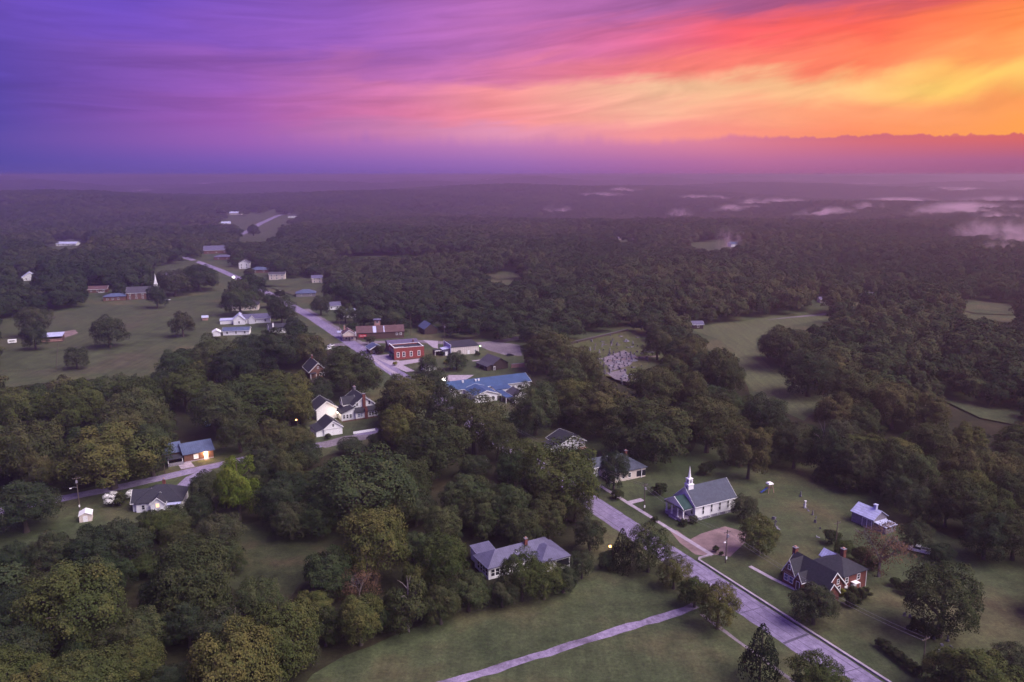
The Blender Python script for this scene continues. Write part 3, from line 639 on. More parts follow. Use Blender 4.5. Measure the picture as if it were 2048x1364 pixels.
def farmhouse():
    B = Bld('white_farmhouse', 'large white farmhouse with dark slate gables and tall brick chimney', 'house', (-66.3, 317.0), 29, keep=(626, 776, 749, 846))
    a = (0, 9, 0, 13); B.block(*a, 5.6, 3.4, 'gy', .5, white, shing_dark, trim=trimw)
    b = (-5.6, -.02, -1.4, 8); B.block(*b, 3.1, 2.4, 'shx', .45, white, shing_dark, name='front_wing_wall', rname='front_wing_roof')
    c = (-.01, 9.6, -2.6, -.02); B.block(*c, 3.1, 1.5, 'shy', .4, white, shing_dark, name='front_bay_wall', rname='front_bay_roof')
    d = (-3.0, 2.0, 4.0, 8.6); B.block(*d, 5.5, 2.6, 'gx', .4, white, shing_dark, z0=3.0, trim=trimw, name='dormer_wall', rname='dormer_roof')
    e = (-14.4, -5.8, 4.5, 14.5); B.block(*e, 4.7, 3.0, 'gy', .45, white, shing_dark, trim=trimw, name='rear_wing_wall', rname='rear_wing_roof')
    B.wins(a, '-y', [1.6, 6.9], 5.3, .8, 1.5); B.wins(c, '-y', [1.4, 2.5], 1.2, .9, 1.4, pm=glass_pale); B.wins(c, '-y', [6.2, 7.4, 8.6], 1.2, .9, 1.4)
    B.wins(b, '-y', [-4.6, -3.2, -1.8], 1.0, .8, 1.5); B.wins(a, '+x', [3, 7], 3.6, .9, 1.5)
    ch = B.part('chimney', brick, (3.9, 5.1, -3.2, -2.2, 0, 4.4), (4.1, 4.9, -3.0, -2.3, 4.4, 5.2)); MB().box(3.9, 5.1, -.8, -.01, 3.0, 10.2).build('stack', brick, ch); MB().box(3.8, 5.2, -.9, .1, 10.2, 10.4).build('cap', stone, ch)
    B.chimney(4.5, 12.2, 8.0, 10.3, 1.1, stoned); B.part('plinth', brickb, (-5.7, 9.7, -2.75, -2.62, 0, .5)); B.part('rear_porch', metal_pale, (-16.6, -14.42, 8, 11, 2.7, 2.86), (-16.5, -16.3, 8.1, 8.3, 0, 2.7))
    B.part('balcony', trimw, (9.02, 10.8, 3, 6, 3.0, 3.2), (9.02, 10.8, 3, 3.1, 3.2, 4.0), (10.7, 10.8, 3, 6, 3.2, 4.0))
    l = bpy.data.lights.new('yard_light', 'POINT'); l.energy = 90; l.color = (1.0, .75, .45); l.shadow_soft_size = .3
    lo = bpy.data.objects.new('yard_light', l); COL.objects.link(lo); lo.parent = B.o; lo.location = (-7.5, 1.2, 3.6)
    MB().tube([(-5.75, 1.2, 3.35), (-6.2, 1.2, 3.5), (-6.5, 1.2, 3.4)], .06).build('lamp_bracket', black, B.o); MB().box(-6.7, -6.4, 1.05, 1.35, 3.18, 3.36).build('lamp', lamp_w, B.o)
    G = Bld('white_garage', 'white gabled garage with dark roof and arched gable window beside the farmhouse', 'garage', (-73.2, 293.6), 29, keep=(628, 828, 692, 884))
    k = (0, 7.2, 0, 10); G.block(*k, 3.1, 2.7, 'gy', .35, white, shing_dark, trim=trimw)
    lt = (-3.0, -.02, .6, 9.6); G.block(*lt, 2.1, 1.0, 'shx', .3, white, shing_dark, name='lean_to_wall', rname='lean_to_roof')
    G.wins(k, '-y', [3.6], 3.5, .65, 1.1); G.part('door_rail', wood_grey, (.4, 6.8, -.08, -.01, 2.5, 2.62)); G.door(k, '-y', 2.1, 0, 2.6, 2.35, dm=trimw); G.door(k, '-y', 5.1, 0, 2.6, 2.35, dm=trimw)
    W = Bld('white_garden_wall', 'low white garden wall along the farmhouse drive', 'wall', (-62.5, 296.5), 29)
    W.part('wall', trimw, (0, 9, 0, .3, 0, .9)); 
    W2 = Bld('white_rail_fence', 'white sloping rail running behind the white garage', 'fence', at(617, 820), -38); W2.part('rail', trimw, (0, 11, 0, .12, .8, 1.1)); [W2.part('post', trimw, (x, x+.15, -.02, .14, 0, .8)) for x in (0, 3.6, 7.2, 10.8)]
farmhouse()

def blue_hall():
    B = Bld('blue_roofed_hall', 'long white hall with bright blue metal roof and entrance porch', 'hall', (-27.6, 348.2), 25, keep=(890, 742, 1052, 800))
    a = (0, 40, 0, 13.5); B.block(*a, 3.6, 2.3, 'gx', .6, white, metal_blue, trim=trimw)
    b = (6.5, 17.2, -12.6, -.02); B.block(*b, 3.5, 1.7, 'gy', .5, white, metal_blue, trim=trimw, name='wing_wall', rname='wing_roof')
    c = (19.5, 27.5, -6.0, -.62); B.block(*c, 3.0, .5, 'shy', .3, white, metal_blue, name='link_wall', rname='link_roof')
    d = (22.5, 29.0, -20, -11); B.block(*d, 3.2, 1.8, 'gy', .4, white, shing_grey, trim=trimw, name='annex_wall', rname='annex_roof')
    B.part('porch_canopy', metal_blue, (18.6, 22.4, -19, -14, 2.7, 2.85)); B.part('porch_post', trimw, (18.7, 18.9, -18.9, -18.7, 0, 2.7), (18.7, 18.9, -14.3, -14.1, 0, 2.7), (22.1, 22.3, -18.9, -18.7, 0, 2.7))
    B.part('covered_walk', metal_blue, (19.0, 22.4, -13.8, -6.1, 2.8, 2.95)); B.part('walk_post', trimw, (19.1, 19.3, -10, -9.8, 0, 2.8))
    B.wins(b, '-y', [8.5, 12, 15.2], 1.0, 1.2, 1.3); B.wins(a, '-y', [31, 34.5, 38], 1.0, 1.3, 1.3); B.wins(d, '-y', [25.7], 1.0, 1.0, 1.3); B.wins(d, '-x', [-18, -13], 1.0, .9, 1.3)
    for x in (7, 13.5, 15): B.part('roof_vent', trimw, (x, x+.7, 4.4, 5.1, 5.0, 6.0), (x-.1, x+.8, 4.3, 5.2, 6.0, 6.12))
blue_hall()

def main_street():
    B = Bld('red_brick_store', 'flat-roofed red brick store with white arched windows and white parapet edge', 'store', (-64.7, 422.2), 22, keep=(777, 686, 850, 722))
    k = (0, 17, 0, 12); B.block(*k, 6.0, 0, 'none', wall=brickr)
    B.part('flat_roof', shing_dark, (.3, 16.7, .3, 11.7, 6.0, 6.06)); B.part('parapet', brickr, (0, 17, 0, .28, 6.0, 6.9), (0, 17, 11.72, 12, 6.0, 6.6), (16.72, 17, .3, 11.7, 6.0, 6.6), (0, .28, .3, 11.7, 6.0, 7.3), (0, 5.5, .02, .3, 6.9, 7.2))
    B.part('coping', trimw, (-.08, 17.08, -.08, .36, 6.9, 7.03), (-.08, .36, .37, 12.08, 7.3, 7.43), (16.64, 17.08, .37, 12.08, 6.6, 6.72), (.37, 16.6, 11.64, 12.08, 6.6, 6.72), (-.1, 5.5, -.1, .38, 7.2, 7.34))
    B.wins(k, '-y', [2.2, 5.4, 9.6, 14.0], 1.9, 1.1, 2.4, fw=.24); B.part('shopfront', teal, (-.25, -.01, .6, 11.4, 0, 3.4)); B.wins(k, '-x', [2.5, 6, 9.5], 4.0, 1.0, 1.6); B.part('awning', teal, (-1.6, -.26, .6, 11.4, 3.0, 3.15))
    B.part('doorway', glass, (-.3, -.26, 5, 7, 0, 2.6)); B.part('base_course', brickb, (-.02, 17.02, -.06, -.005, 0, .6))
    P = Bld('mauve_roofed_building', 'long low building with mauve metal roof behind the red brick store', 'building', (-70.6, 441.5), 19, keep=(778, 671, 838, 686))
    k = (0, 17, 0, 11); P.block(*k, 4.6, 1.6, 'gx', .5, brickb, metal_purple); P.wins(k, '-y', [3, 8, 13], 1.2, 1.0, 1.5); P.chimney(14.5, 1.5, 4, 6.6, .7)
    C = Bld('blue_roofed_cabin', 'tiny brown cabin with blue-grey roof left of the red brick store', 'cabin', (-80.6, 437.8), 24, keep=(752, 679, 780, 704))
    k = (0, 7.5, 0, 9); C.block(*k, 2.9, 2.0, 'gy', .6, wood_brown, metal_bluegrey, trim=trimw); C.wins(k, '-y', [2, 5.4], 1.0, .8, 1.1); C.door(k, '-y', 3.7)
    S = Bld('long_brown_store', 'long brown weathered store with rusty roof and red painted sign', 'store', (-96.0, 478.0), 12.5, keep=(712, 646, 808, 682))
    k = (0, 29, 0, 11); S.block(*k, 4.3, 3.1, 'gx', .4, wood_brown, metal_rust); S.wins(k, '-y', [24.6, 27], 2.2, .9, 1.1, fw=.2); S.wins(k, '-y', [9.4, 10.6], .5, .6, .5, fm=trimw, pm=trimw, mull=False)
    for x0, x1 in ((10.0, 12.0), (16.5, 17.1)):                        # bright patched sheets on the front slope
        sl = 3.1/5.5; f = lambda y: 4.3+sl*y+.19
        fix(MB().prism([(x0, -.42, f(-.42)), (x1, -.42, f(-.42)), (x1, 4.9, f(4.9)), (x0, 4.9, f(4.9))], [(x0, -.42, f(-.42)+.03), (x1, -.42, f(-.42)+.03), (x1, 4.9, f(4.9)+.03), (x0, 4.9, f(4.9)+.03)]).build('roof_patch', metal_pale, S.o))
    sg = S.part('painted_sign', redpaint, (1.2, 5.8, -.1, -.01, 1.5, 3.3))
    cu = bpy.data.curves.new('sign_lettering', 'FONT'); cu.body = 'Coca-Cola'; cu.size = 1.25; cu.align_x = 'CENTER'; cu.align_y = 'CENTER'; cu.extrude = .01; cu.shear = .35; cu.space_character = .9
    tmp = bpy.data.objects.new('t', cu); COL.objects.link(tmp); dg = bpy.context.evaluated_depsgraph_get(); me = bpy.data.meshes.new_from_object(tmp.evaluated_get(dg)); bpy.data.objects.remove(tmp); me.materials.clear(); me.materials.append(trimw)
    t = link('sign_lettering', me, sg); t.location = (3.5, -.13, 2.4); t.rotation_euler = (R(90), 0, 0); t.scale = (.72, .9, 1)
    F = Bld('beige_shopfront', 'beige gabled shop with tilted white canopy at the end of the brown store', 'shop', (-104.0, 475.0), 18, keep=(694, 650, 714, 684))
    k = (0, 7.6, 0, 9); F.block(*k, 4.0, 2.4, 'gy', .4, cream, metal_rust, trim=trimw); F.wins(k, '-y', [2, 5.6], 1.0, 1.1, 1.5); F.door(k, '-y', 3.8, dm=teal); F.chimney(2, 8, 5, 8, .9, pink)
    F.part('side_sign', trimw, (7.65, 8.0, -1.0, 1.8, 2.2, 5.0)); F.part('porch_roof', metal_rust, (-.4, 8.0, -3.0, -.02, 2.6, 2.75)); F.part('porch_post', wood_brown, (-.2, 0, -2.9, -2.7, 0, 2.6), (7.6, 7.8, -2.9, -2.7, 0, 2.6), (3.7, 3.9, -2.9, -2.7, 0, 2.6))
    F2 = Bld('pump_canopy', 'small flat pale canopy on two posts left of the beige shop', 'canopy', (-106.5, 484.5), 20); F2.part('canopy_roof', metal_pale, (-3.0, 3.0, -3, 3, 3.9, 4.05)); F2.part('post', trimw, (-2, -1.8, -.1, .1, 0, 3.9)); F2.part('post', trimw, (1.8, 2, -.1, .1, 0, 3.9))
    T = Bld('roof_lantern_tower', 'little pink louvred tower with grey cap rising behind the long brown store', 'tower', (-86.5, 497.5), 12); T.part('shaft', pink, (-1.8, 1.8, -1.8, 1.8, 0, 9.2)); T.block(-1.9, 1.9, -1.9, 1.9, 9.2, .7, 'hip', .6, pink, metal_grey, z0=9.19, name='head'); T.wins((-1.8, 1.8, -1.8, 1.8), '-y', [0], 7.4, 1.4, 1.2)
    D = Bld('dark_barn', 'dark wooden barn with blue-grey tin roof against the woods', 'barn', (-55.8, 494.0), 24, keep=(826, 643, 856, 668)); k = (0, 8.5, 0, 13); D.block(*k, 3.6, 3.2, 'gy', .4, wood_dark, metal_bluegrey); D.door(k, '-y', 4.2, 0, 2.6, 2.8, dm=wood_dark, fm=wood_brown)
    M = Bld('metal_fire_hall', 'cream metal-sided hall with flat charcoal roof and green lamp', 'hall', (-34.4, 434.6), 22, keep=(875, 675, 958, 712))
    k = (0, 16.6, 0, 13); M.block(*k, 4.6, .9, 'shy', .25, creamrib, shing_dark); M.part('end_wall', metal_pale, (-.35, -.01, -.2, 13.2, 0, 6.1)); n = (-4.6, -.36, 1.0, 6.5); M.block(*n, 3.4, .6, 'shx', .2, metal_grey, metal_pale, name='annex_wall', rname='annex_roof'); M.door(n, '-y', -2.4, 0, 1.2, 2.2, dm=trimw); M.wins(k, '-y', [14.6], 1.2, 1.0, 1.0); M.door(k, '-y', 10.4, 0, 1.0, 2.1, dm=trimw)
    lb = M.part('lamp_bracket', black, (16.6, 17.2, -.3, -.2, 4.2, 4.3)); MB().box(17.2, 17.6, -.45, -.05, 4.0, 4.4).build('lamp', lamp_g, lb)
    W = Bld('wooden_cabin', 'dark wooden cabin with grey gable roof and side porch on the grass', 'cabin', (-10.2, 399.6), 33, keep=(962, 703, 1024, 742)); k = (0, 9.6, 0, 12); W.block(*k, 3.2, 2.9, 'gy', .5, wood_dark, shing_grey); p = (-3.0, -.02, .5, 11.5); W.block(*p, 2.3, 1.0, 'shx', .3, wood_dark, shing_grey, name='porch_wall', rname='porch_roof'); W.door(k, '-y', 1.2, 0, .9, 2, dm=wood_grey); W.wins(p, '-x', [3, 8], .8, .8, 1.0, fm=wood_grey)
    Q = Bld('pink_retaining_wall', 'low pink block wall right of the wooden cabin', 'wall', at(1023, 736), 20); Q.part('wall', pink, (0, 7.5, 0, .4, 0, 2.0)); Q.part('coping', concrete, (-.05, 7.55, -.05, .45, 2.0, 2.12))
    X = Bld('white_pump_house', 'small white shed with dark flat roof by the road bend', 'shed', (-46.2, 398.4), 22, keep=(848, 728, 872, 742)); k = (0, 7, 0, 5); X.block(*k, 2.8, .4, 'shy', .2, white, shing_dark); X.door(k, '-y', 5.2, dm=wood_grey); X.wins(k, '-y', [2], 1, .9, .9)
    Y = Bld('black_scalloped_canopy', 'small dark canopy with wavy white edge between store and metal hall', 'canopy', at(870, 712), 24); Y.part('roof', shing_dark, (0, 6, 0, 4, 2.8, 2.95)); Y.part('post', trimw, (.1, .3, .1, .3, 0, 2.8)); Y.part('post', trimw, (5.7, 5.9, .1, .3, 0, 2.8)); Y.part('edge_trim', trimw, (-.06, 6.06, -.1, -.01, 2.6, 3.0)); Y.part('back_wall', wood_brown, (0, 6, 3.8, 4, 0, 2.8))
    N = Bld('brick_gable_house', 'brown brick house with steep gable and white window among trees', 'house', (-101.5, 383.5), 27, keep=(600, 718, 648, 752)); k = (0, 8.6, 0, 14); N.block(*k, 3.4, 4.0, 'gy', .5, brickb, shing_dark, trim=trimw); N.wins(k, '-y', [5.6, 6.9], 1.0, .9, 1.3, fw=.18); N.wins(k, '-y', [4.3], 4.6, .6, .9); N.part('porch_roof', shing_dark, (-.2, 3.0, -2.4, -.02, 2.7, 2.85)); N.part('porch_post', trimw, (0, .2, -2.3, -2.1, 0, 2.7), (2.7, 2.9, -2.3, -2.1, 0, 2.7)); N.chimney(4.3, 12, 6, 9, .8)
main_street()

def left_street():
    B = Bld('brick_ranch_house', 'brown brick house with blue-grey roof and a glowing porch lamp', 'house', (-116.2, 264.9), 33, keep=(346, 842, 429, 924))
    a = (0, 10, 0, 11); B.block(*a, 3.1, 2.3, 'gx', .5, brickb, metal_bluegrey); b = (-7.4, -.02, 4, 13.4); B.block(*b, 3.3, 2.1, 'gx', .5, brickb, metal_bluegrey, name='wing_wall', rname='wing_roof')
    c = (-5.6, -.6, -1.5, 3.4); B.part('carport_roof', shing_dark, (-5.8, -.5, -1.6, 3.5, 2.4, 2.55)); B.part('carport_wall', wood_grey, (-5.6, -.6, -1.5, -1.35, 0, 1.2)); B.part('carport_post', trimw, (-5.6, -5.4, -1.34, -1.2, 0, 2.4), (-.9, -.7, -1.34, -1.2, 0, 2.4))
    B.wins(a, '-y', [4.0], .9, 1.4, 1.5, pm=trimw); B.door(a, '-y', 7.4, .2, 1.1, 2.3, dm=trimw); B.part('step', concrete, (6.6, 8.2, -1.2, -.05, 0, .2)); B.part('plinth', concrete, (0, 10, -.08, -.003, 0, .35))
    l = bpy.data.lights.new('porch_light', 'POINT'); l.energy = 260; l.color = (1.0, .6, .28); l.shadow_soft_size = .15; lo = bpy.data.objects.new('porch_light', l); COL.objects.link(lo); lo.parent = B.o; lo.location = (7.2, -.8, 2.5)
    lb = B.part('lamp', lamp_o, (7.0, 7.3, -.3, -.06, 2.62, 2.9))
    H = Bld('white_cottage', 'white cottage with dark hip roof, pale gable edge and one lit window', 'cottage', (-113.5, 222.6), 12, keep=(278, 966, 378, 1020))
    a = (0, 13, 0, 10); H.block(*a, 2.9, 3.6, 'hip', .5, white, shing_dark); g = (-1.2, 3.2, 1.0, 8.0); H.block(*g, 3.0, 2.7, 'gx', .5, white, shing_dark, trim=trimw, name='wing_wall', rname='wing_roof')
    d = (4.6, 8.6, -2.2, 2); H.block(*d, 3.3, 1.8, 'gy', .3, white, shing_dark, trim=trimw, name='bay_wall', rname='bay_roof'); H.wins(d, '-y', [6.6], 2.2, .9, 1.1, pm=lit_win); H.wins(d, '-y', [5.5, 7.7], .5, .7, 1.0); H.wins(a, '-y', [2, 10, 11.6], .9, .8, 1.3); H.wins(g, '-x', [3, 5.5], 1, .8, 1.3)
    H.part('porch_roof', metal_pale, (9.0, 13, -2.2, -.02, 2.5, 2.62)); H.part('porch_post', trimw, (12.7, 12.9, -2.1, -1.9, 0, 2.5), (9.1, 9.3, -2.1, -1.9, 0, 2.5)); H.chimney(7, 6.6, 5, 7.6, .8)
    S = Bld('white_tool_shed', 'tiny white tool shed on the lawn by the left street', 'shed', (-127.0, 215.6), 24, keep=(160, 1020, 190, 1044)); k = (0, 3.3, 0, 3.6); S.block(*k, 2.0, .8, 'gy', .2, cream, trimw); S.door(k, '-y', 1.6, 0, 1.0, 1.7, dm=trimw)
left_street()

def quick(name, label, cat, px, py, rz, L, W, h, rise, roof='gx', wall=white, rm=shing_grey, keep=None, nw=3, chim=False, trim=True, zt=None):
    p = atg(px, py); B = Bld(name, label, cat, p[:2], rz, keep=keep, z=p[2]); k = (0, L, 0, W)
    B.block(*k, h, rise, roof, .45, wall, rm, trim=trimw if trim and roof != 'hip' else None)
    if nw:
        B.wins(k, '-y', [L*(i+.5)/nw for i in range(nw)], 1.0 if h < 5 else 3.6, 1.0, 1.4, fw=.16)
        if h >= 5: B.wins(k, '-y', [L*(i+.5)/nw for i in range(nw)], .9, 1.0, 1.4, fw=.16)
    B.door(k, '-x', W*.5); 
    if chim: B.chimney(L*.7, W*.55, h, h+rise+1.0)
    return B
def far_buildings():
    B = quick('brick_chapel', 'brown brick chapel with grey roof and thin white steeple beyond the pasture', 'church', 254, 600, 17, 24, 12, 5.6, 4.2, 'gx', brickb, shing_grey, (240, 566, 305, 600), 5)
    for i in range(5): pass
    st = B.part('steeple_base', trimw, (20.5, 23.2, 4.7, 7.3, 8.0, 12.2)); MB().box(20.9, 22.8, 5.1, 6.9, 12.2, 14.2).build('belfry', trimw, st)
    sp = MB(); ring = [(21.85+.85*math.cos(2*math.pi*j/8), 6+.85*math.sin(2*math.pi*j/8), 14.2) for j in range(8)]; sp.add(ring+[(21.85, 6, 20.5)], [tuple(reversed(range(8)))]+[(j, (j+1) % 8, 8) for j in range(8)]); sp.build('spire', trimw, st)
    B.block(-17, -.5, -2, 9, 3.4, 2.0, 'hip', .5, brickb, metal_bluegrey, name='annex_wall', rname='annex_roof'); B.wins((-17, -.5, -2, 9), '-y', [-14, -10, -6], 1, 1.2, 1.2)
    quick('brown_ranch_house', 'low brown house with car outside left of the brick chapel', 'house', 176, 586, 15, 15, 9, 3, 2.2, 'gx', brickb, metal_rust, (180, 568, 210, 584), 3)
    quick('pale_tin_house', 'house with bluish pale tin roof half hidden in trees at left edge', 'house', 45, 562, 32, 13, 10, 3.2, 4.5, 'gy', white, metal_pale, (38, 538, 66, 560), 2)
    quick('small_white_house', 'small white-gabled house in trees above the pale tin house', 'house', 22, 540, 30, 9, 8, 3, 2.6, 'gy', white, metal_rust, (20, 530, 36, 540), 1)
    quick('white_arched_roof', 'long low white-roofed shed by the far left clearing', 'shed', 112, 492, 4, 30, 14, 3.5, 2.6, 'gx', white, metal_pale, (112, 483, 148, 491), 4)
    quick('hip_gabled_farmhouse', 'grey-roofed house with white gable at the head of the main road', 'house', 408, 508, 20, 30, 18, 4.5, 5.0, 'gx', brickb, metal_grey, (404, 490, 440, 508), 3)
    quick('grey_roofed_garage', 'broad grey-roofed garage below the white-gabled house', 'garage', 428, 520, 10, 20, 12, 3.4, 2.2, 'hip', brickb, metal_grey, (426, 503, 458, 516), 2)
    quick('two_storey_white_house', 'two-storey white house with grey gable roof by far road', 'house', 478, 538, 12, 11, 12, 6.2, 3.0, 'gy', white, shing_grey, (476, 516, 498, 538), 2)
    quick('low_brown_house', 'low brown house beside the two-storey white house', 'house', 502, 546, 10, 17, 10, 3, 2.6, 'hip', brickb, metal_bluegrey, (500, 528, 534, 544), 2)
    quick('cream_long_house', 'plain cream house with grey roof facing the far green lawn', 'house', 538, 560, 8, 15, 9, 5.4, 1.8, 'gx', cream, shing_grey, (522, 541, 570, 560), 3)
    quick('white_field_shed', 'boxy white two-storey shed alone at the wood edge', 'shed', 624, 567, 14, 9.5, 9, 5.0, 2.2, 'gx', cream, metal_grey, (616, 545, 645, 567), 2)
    quick('grey_lawn_house', 'grey-roofed low house on the lawn below the white shed', 'house', 592, 594, 12, 16, 11, 2.8, 2.6, 'hip', wood_grey, metal_bluegrey, (590, 576, 616, 592), 2)
    B = quick('dark_hip_house', 'cream house with large dark hip roof beyond the white farm sheds', 'house', 464, 622, 12, 19, 12, 4.2, 3.6, 'hip', cream, shing_dark, (460, 597, 524, 620), 5, True)
    B = quick('white_tin_house', 'rambling white house with pale tin gables left of the round roadside tree', 'house', 480, 648, 16, 20, 9, 3.4, 2.4, 'gx', white, metal_grey, (440, 614, 540, 650), 3)
    B.block(-4, 3.5, -3, 8, 3.6, 3.2, 'gy', .4, white, metal_pale, trim=trimw, name='wing_wall', rname='wing_roof'); B.block(-13, -4.1, 2, 9, 2.5, .4, 'shy', .3, white, metal_pale, name='carport_wall', rname='carport_roof'); B.wins((-4, 3.5, -3, 8), '-y', [-.3], 1, 1.0, 1.4); B.block(6, 10, -2, 4, 3.4, 2.2, 'gy', .3, white, metal_grey, trim=trimw, name='gable_wall', rname='gable_roof')
    quick('white_garage_row', 'long low white garage with grey-blue roof below the tin house', 'garage', 446, 671, 10, 16, 8, 2.8, 1.6, 'gx', white, metal_bluegrey, (444, 650, 496, 672), 3)
    quick('white_round_shed', 'tiny white shed left of the low white garage', 'shed', 426, 673, 20, 4.5, 6, 2.6, 1.2, 'gy', trimw, trimw, (424, 658, 442, 672), 0)
    quick('pink_garden_shed', 'tiny pink shed in the pasture left of white tin house', 'shed', 405, 641, 20, 3.6, 3, 2.2, .9, 'gx', pink, metal_pale, (403, 632, 416, 641), 0)
    B = quick('black_roofed_house', 'house with black roof and white chimney under the round roadside tree', 'house', 540, 668, 26, 13, 9, 3, 2.6, 'gx', white, shing_dark, (515, 640, 580, 664), 3); B.chimney(2.5, 2, 3, 6.6, .9, trimw)
    quick('wood_edge_house', 'grey-roofed cottage with white gable hidden in roadside trees', 'cottage', 657, 620, 18, 9, 8, 3.0, 2.4, 'gx', white, metal_grey, (652, 604, 668, 616), 2)
    quick('blue_tin_shed', 'blue tin roof showing in the trees above the brown store', 'shed', 686, 636, 18, 9, 11, 3.2, 2.2, 'gx', white, metal_pale, (690, 617, 706, 630), 2)
    B = Bld('pasture_barn', 'open-fronted wooden cattle shed with white tin roof in the pasture', 'barn', at(84, 686), 20, keep=(82, 658, 122, 686))
    k = (0, 11, 0, 8); B.block(0, 11, 1.2, 8, 3.4, 0, 'none', wall=wood_brown); fix(MB().prism([(-.4, -.5, 3.5), (11.4, -.5, 3.5), (11.4, 8.4, 4.6), (-.4, 8.4, 4.6)], [(-.4, -.5, 3.65), (11.4, -.5, 3.65), (11.4, 8.4, 4.75), (-.4, 8.4, 4.75)]).build('roof', metal_pale, B.o)); B.part('side_wall', wood_brown, (0, .2, 0, 1.19, 0, 3.4)); B.part('side_wall', wood_brown, (10.8, 11, 0, 1.19, 0, 3.4)); B.part('front_rail', pink, (0, 11, -.1, .05, .5, 1.2), (0, 11, -.1, .05, 1.6, 2.0)); [B.part('post', wood_brown, (x, x+.2, -.06, .14, 0, 3.5)) for x in (.25, 3.6, 7.2, 10.5)]
    for nm, lb, px, py, rz, L, W, kp in (('pale_hilltop_shed', 'left one of two pale-roofed farm sheds on the far hill', 440, 429, 6, 22, 14, (438, 420, 450, 430)), ('pale_hilltop_barn', 'right one of two pale-roofed farm sheds on the far hill', 459, 430, 6, 30, 16, (456, 419, 476, 430)), ('pale_slope_shed', 'small pale-roofed shed below the far hilltop farm', 443, 451, 20, 20, 12, (442, 445, 456, 452)), ('far_hill_house', 'white house with dark gables at the top of far drive', 576, 436, 12, 26, 16, (575, 424, 597, 436))):
        quick(nm, lb, 'shed' if 'shed' in lb else 'house', px, py, rz, L, W, 5, 3.6, 'gx', cream if 'hill_house' not in nm else white, metal_pale if 'hill_house' not in nm else shing_grey, kp, 2)
    quick('far_white_house', 'white house alone in woods on the right beyond the hay field', 'house', 1717, 599, -8, 12, 9, 3.2, 2.4, 'gx', white, metal_grey, (1714, 587, 1746, 600), 3)
    quick('far_white_cabin', 'tiny white roof in the woods left of the lone white house', 'cabin', 1646, 582, 5, 8, 7, 3, 1.6, 'gx', cream, metal_pale, (1645, 575, 1656, 582), 1)
    quick('long_far_shed', 'thin pale shed roof far off in the middle woods', 'shed', 1238, 480, -3, 26, 10, 3.2, 1.6, 'gx', cream, metal_grey, (1238, 472, 1266, 480), 3)
    quick('far_field_shed', 'small bluish shed at the misty far field on the right', 'shed', 1462, 494, 10, 14, 12, 4, 2.6, 'gx', white, metal_blue, (1460, 486, 1472, 495), 1)
    quick('far_verge_shed', 'pale roof at the far corner of the hay field', 'shed', 1640, 606, 0, 13, 7, 3, 1.4, 'gx', cream, metal_purple, (1638, 598, 1664, 606), 2)
    quick('field_corner_cabin', 'little dark cabin at the left far corner of hay field', 'cabin', 1386, 658, 6, 7, 6, 3, 1.8, 'gx', wood_dark, metal_grey, (1384, 646, 1400, 658), 1)
far_buildings()
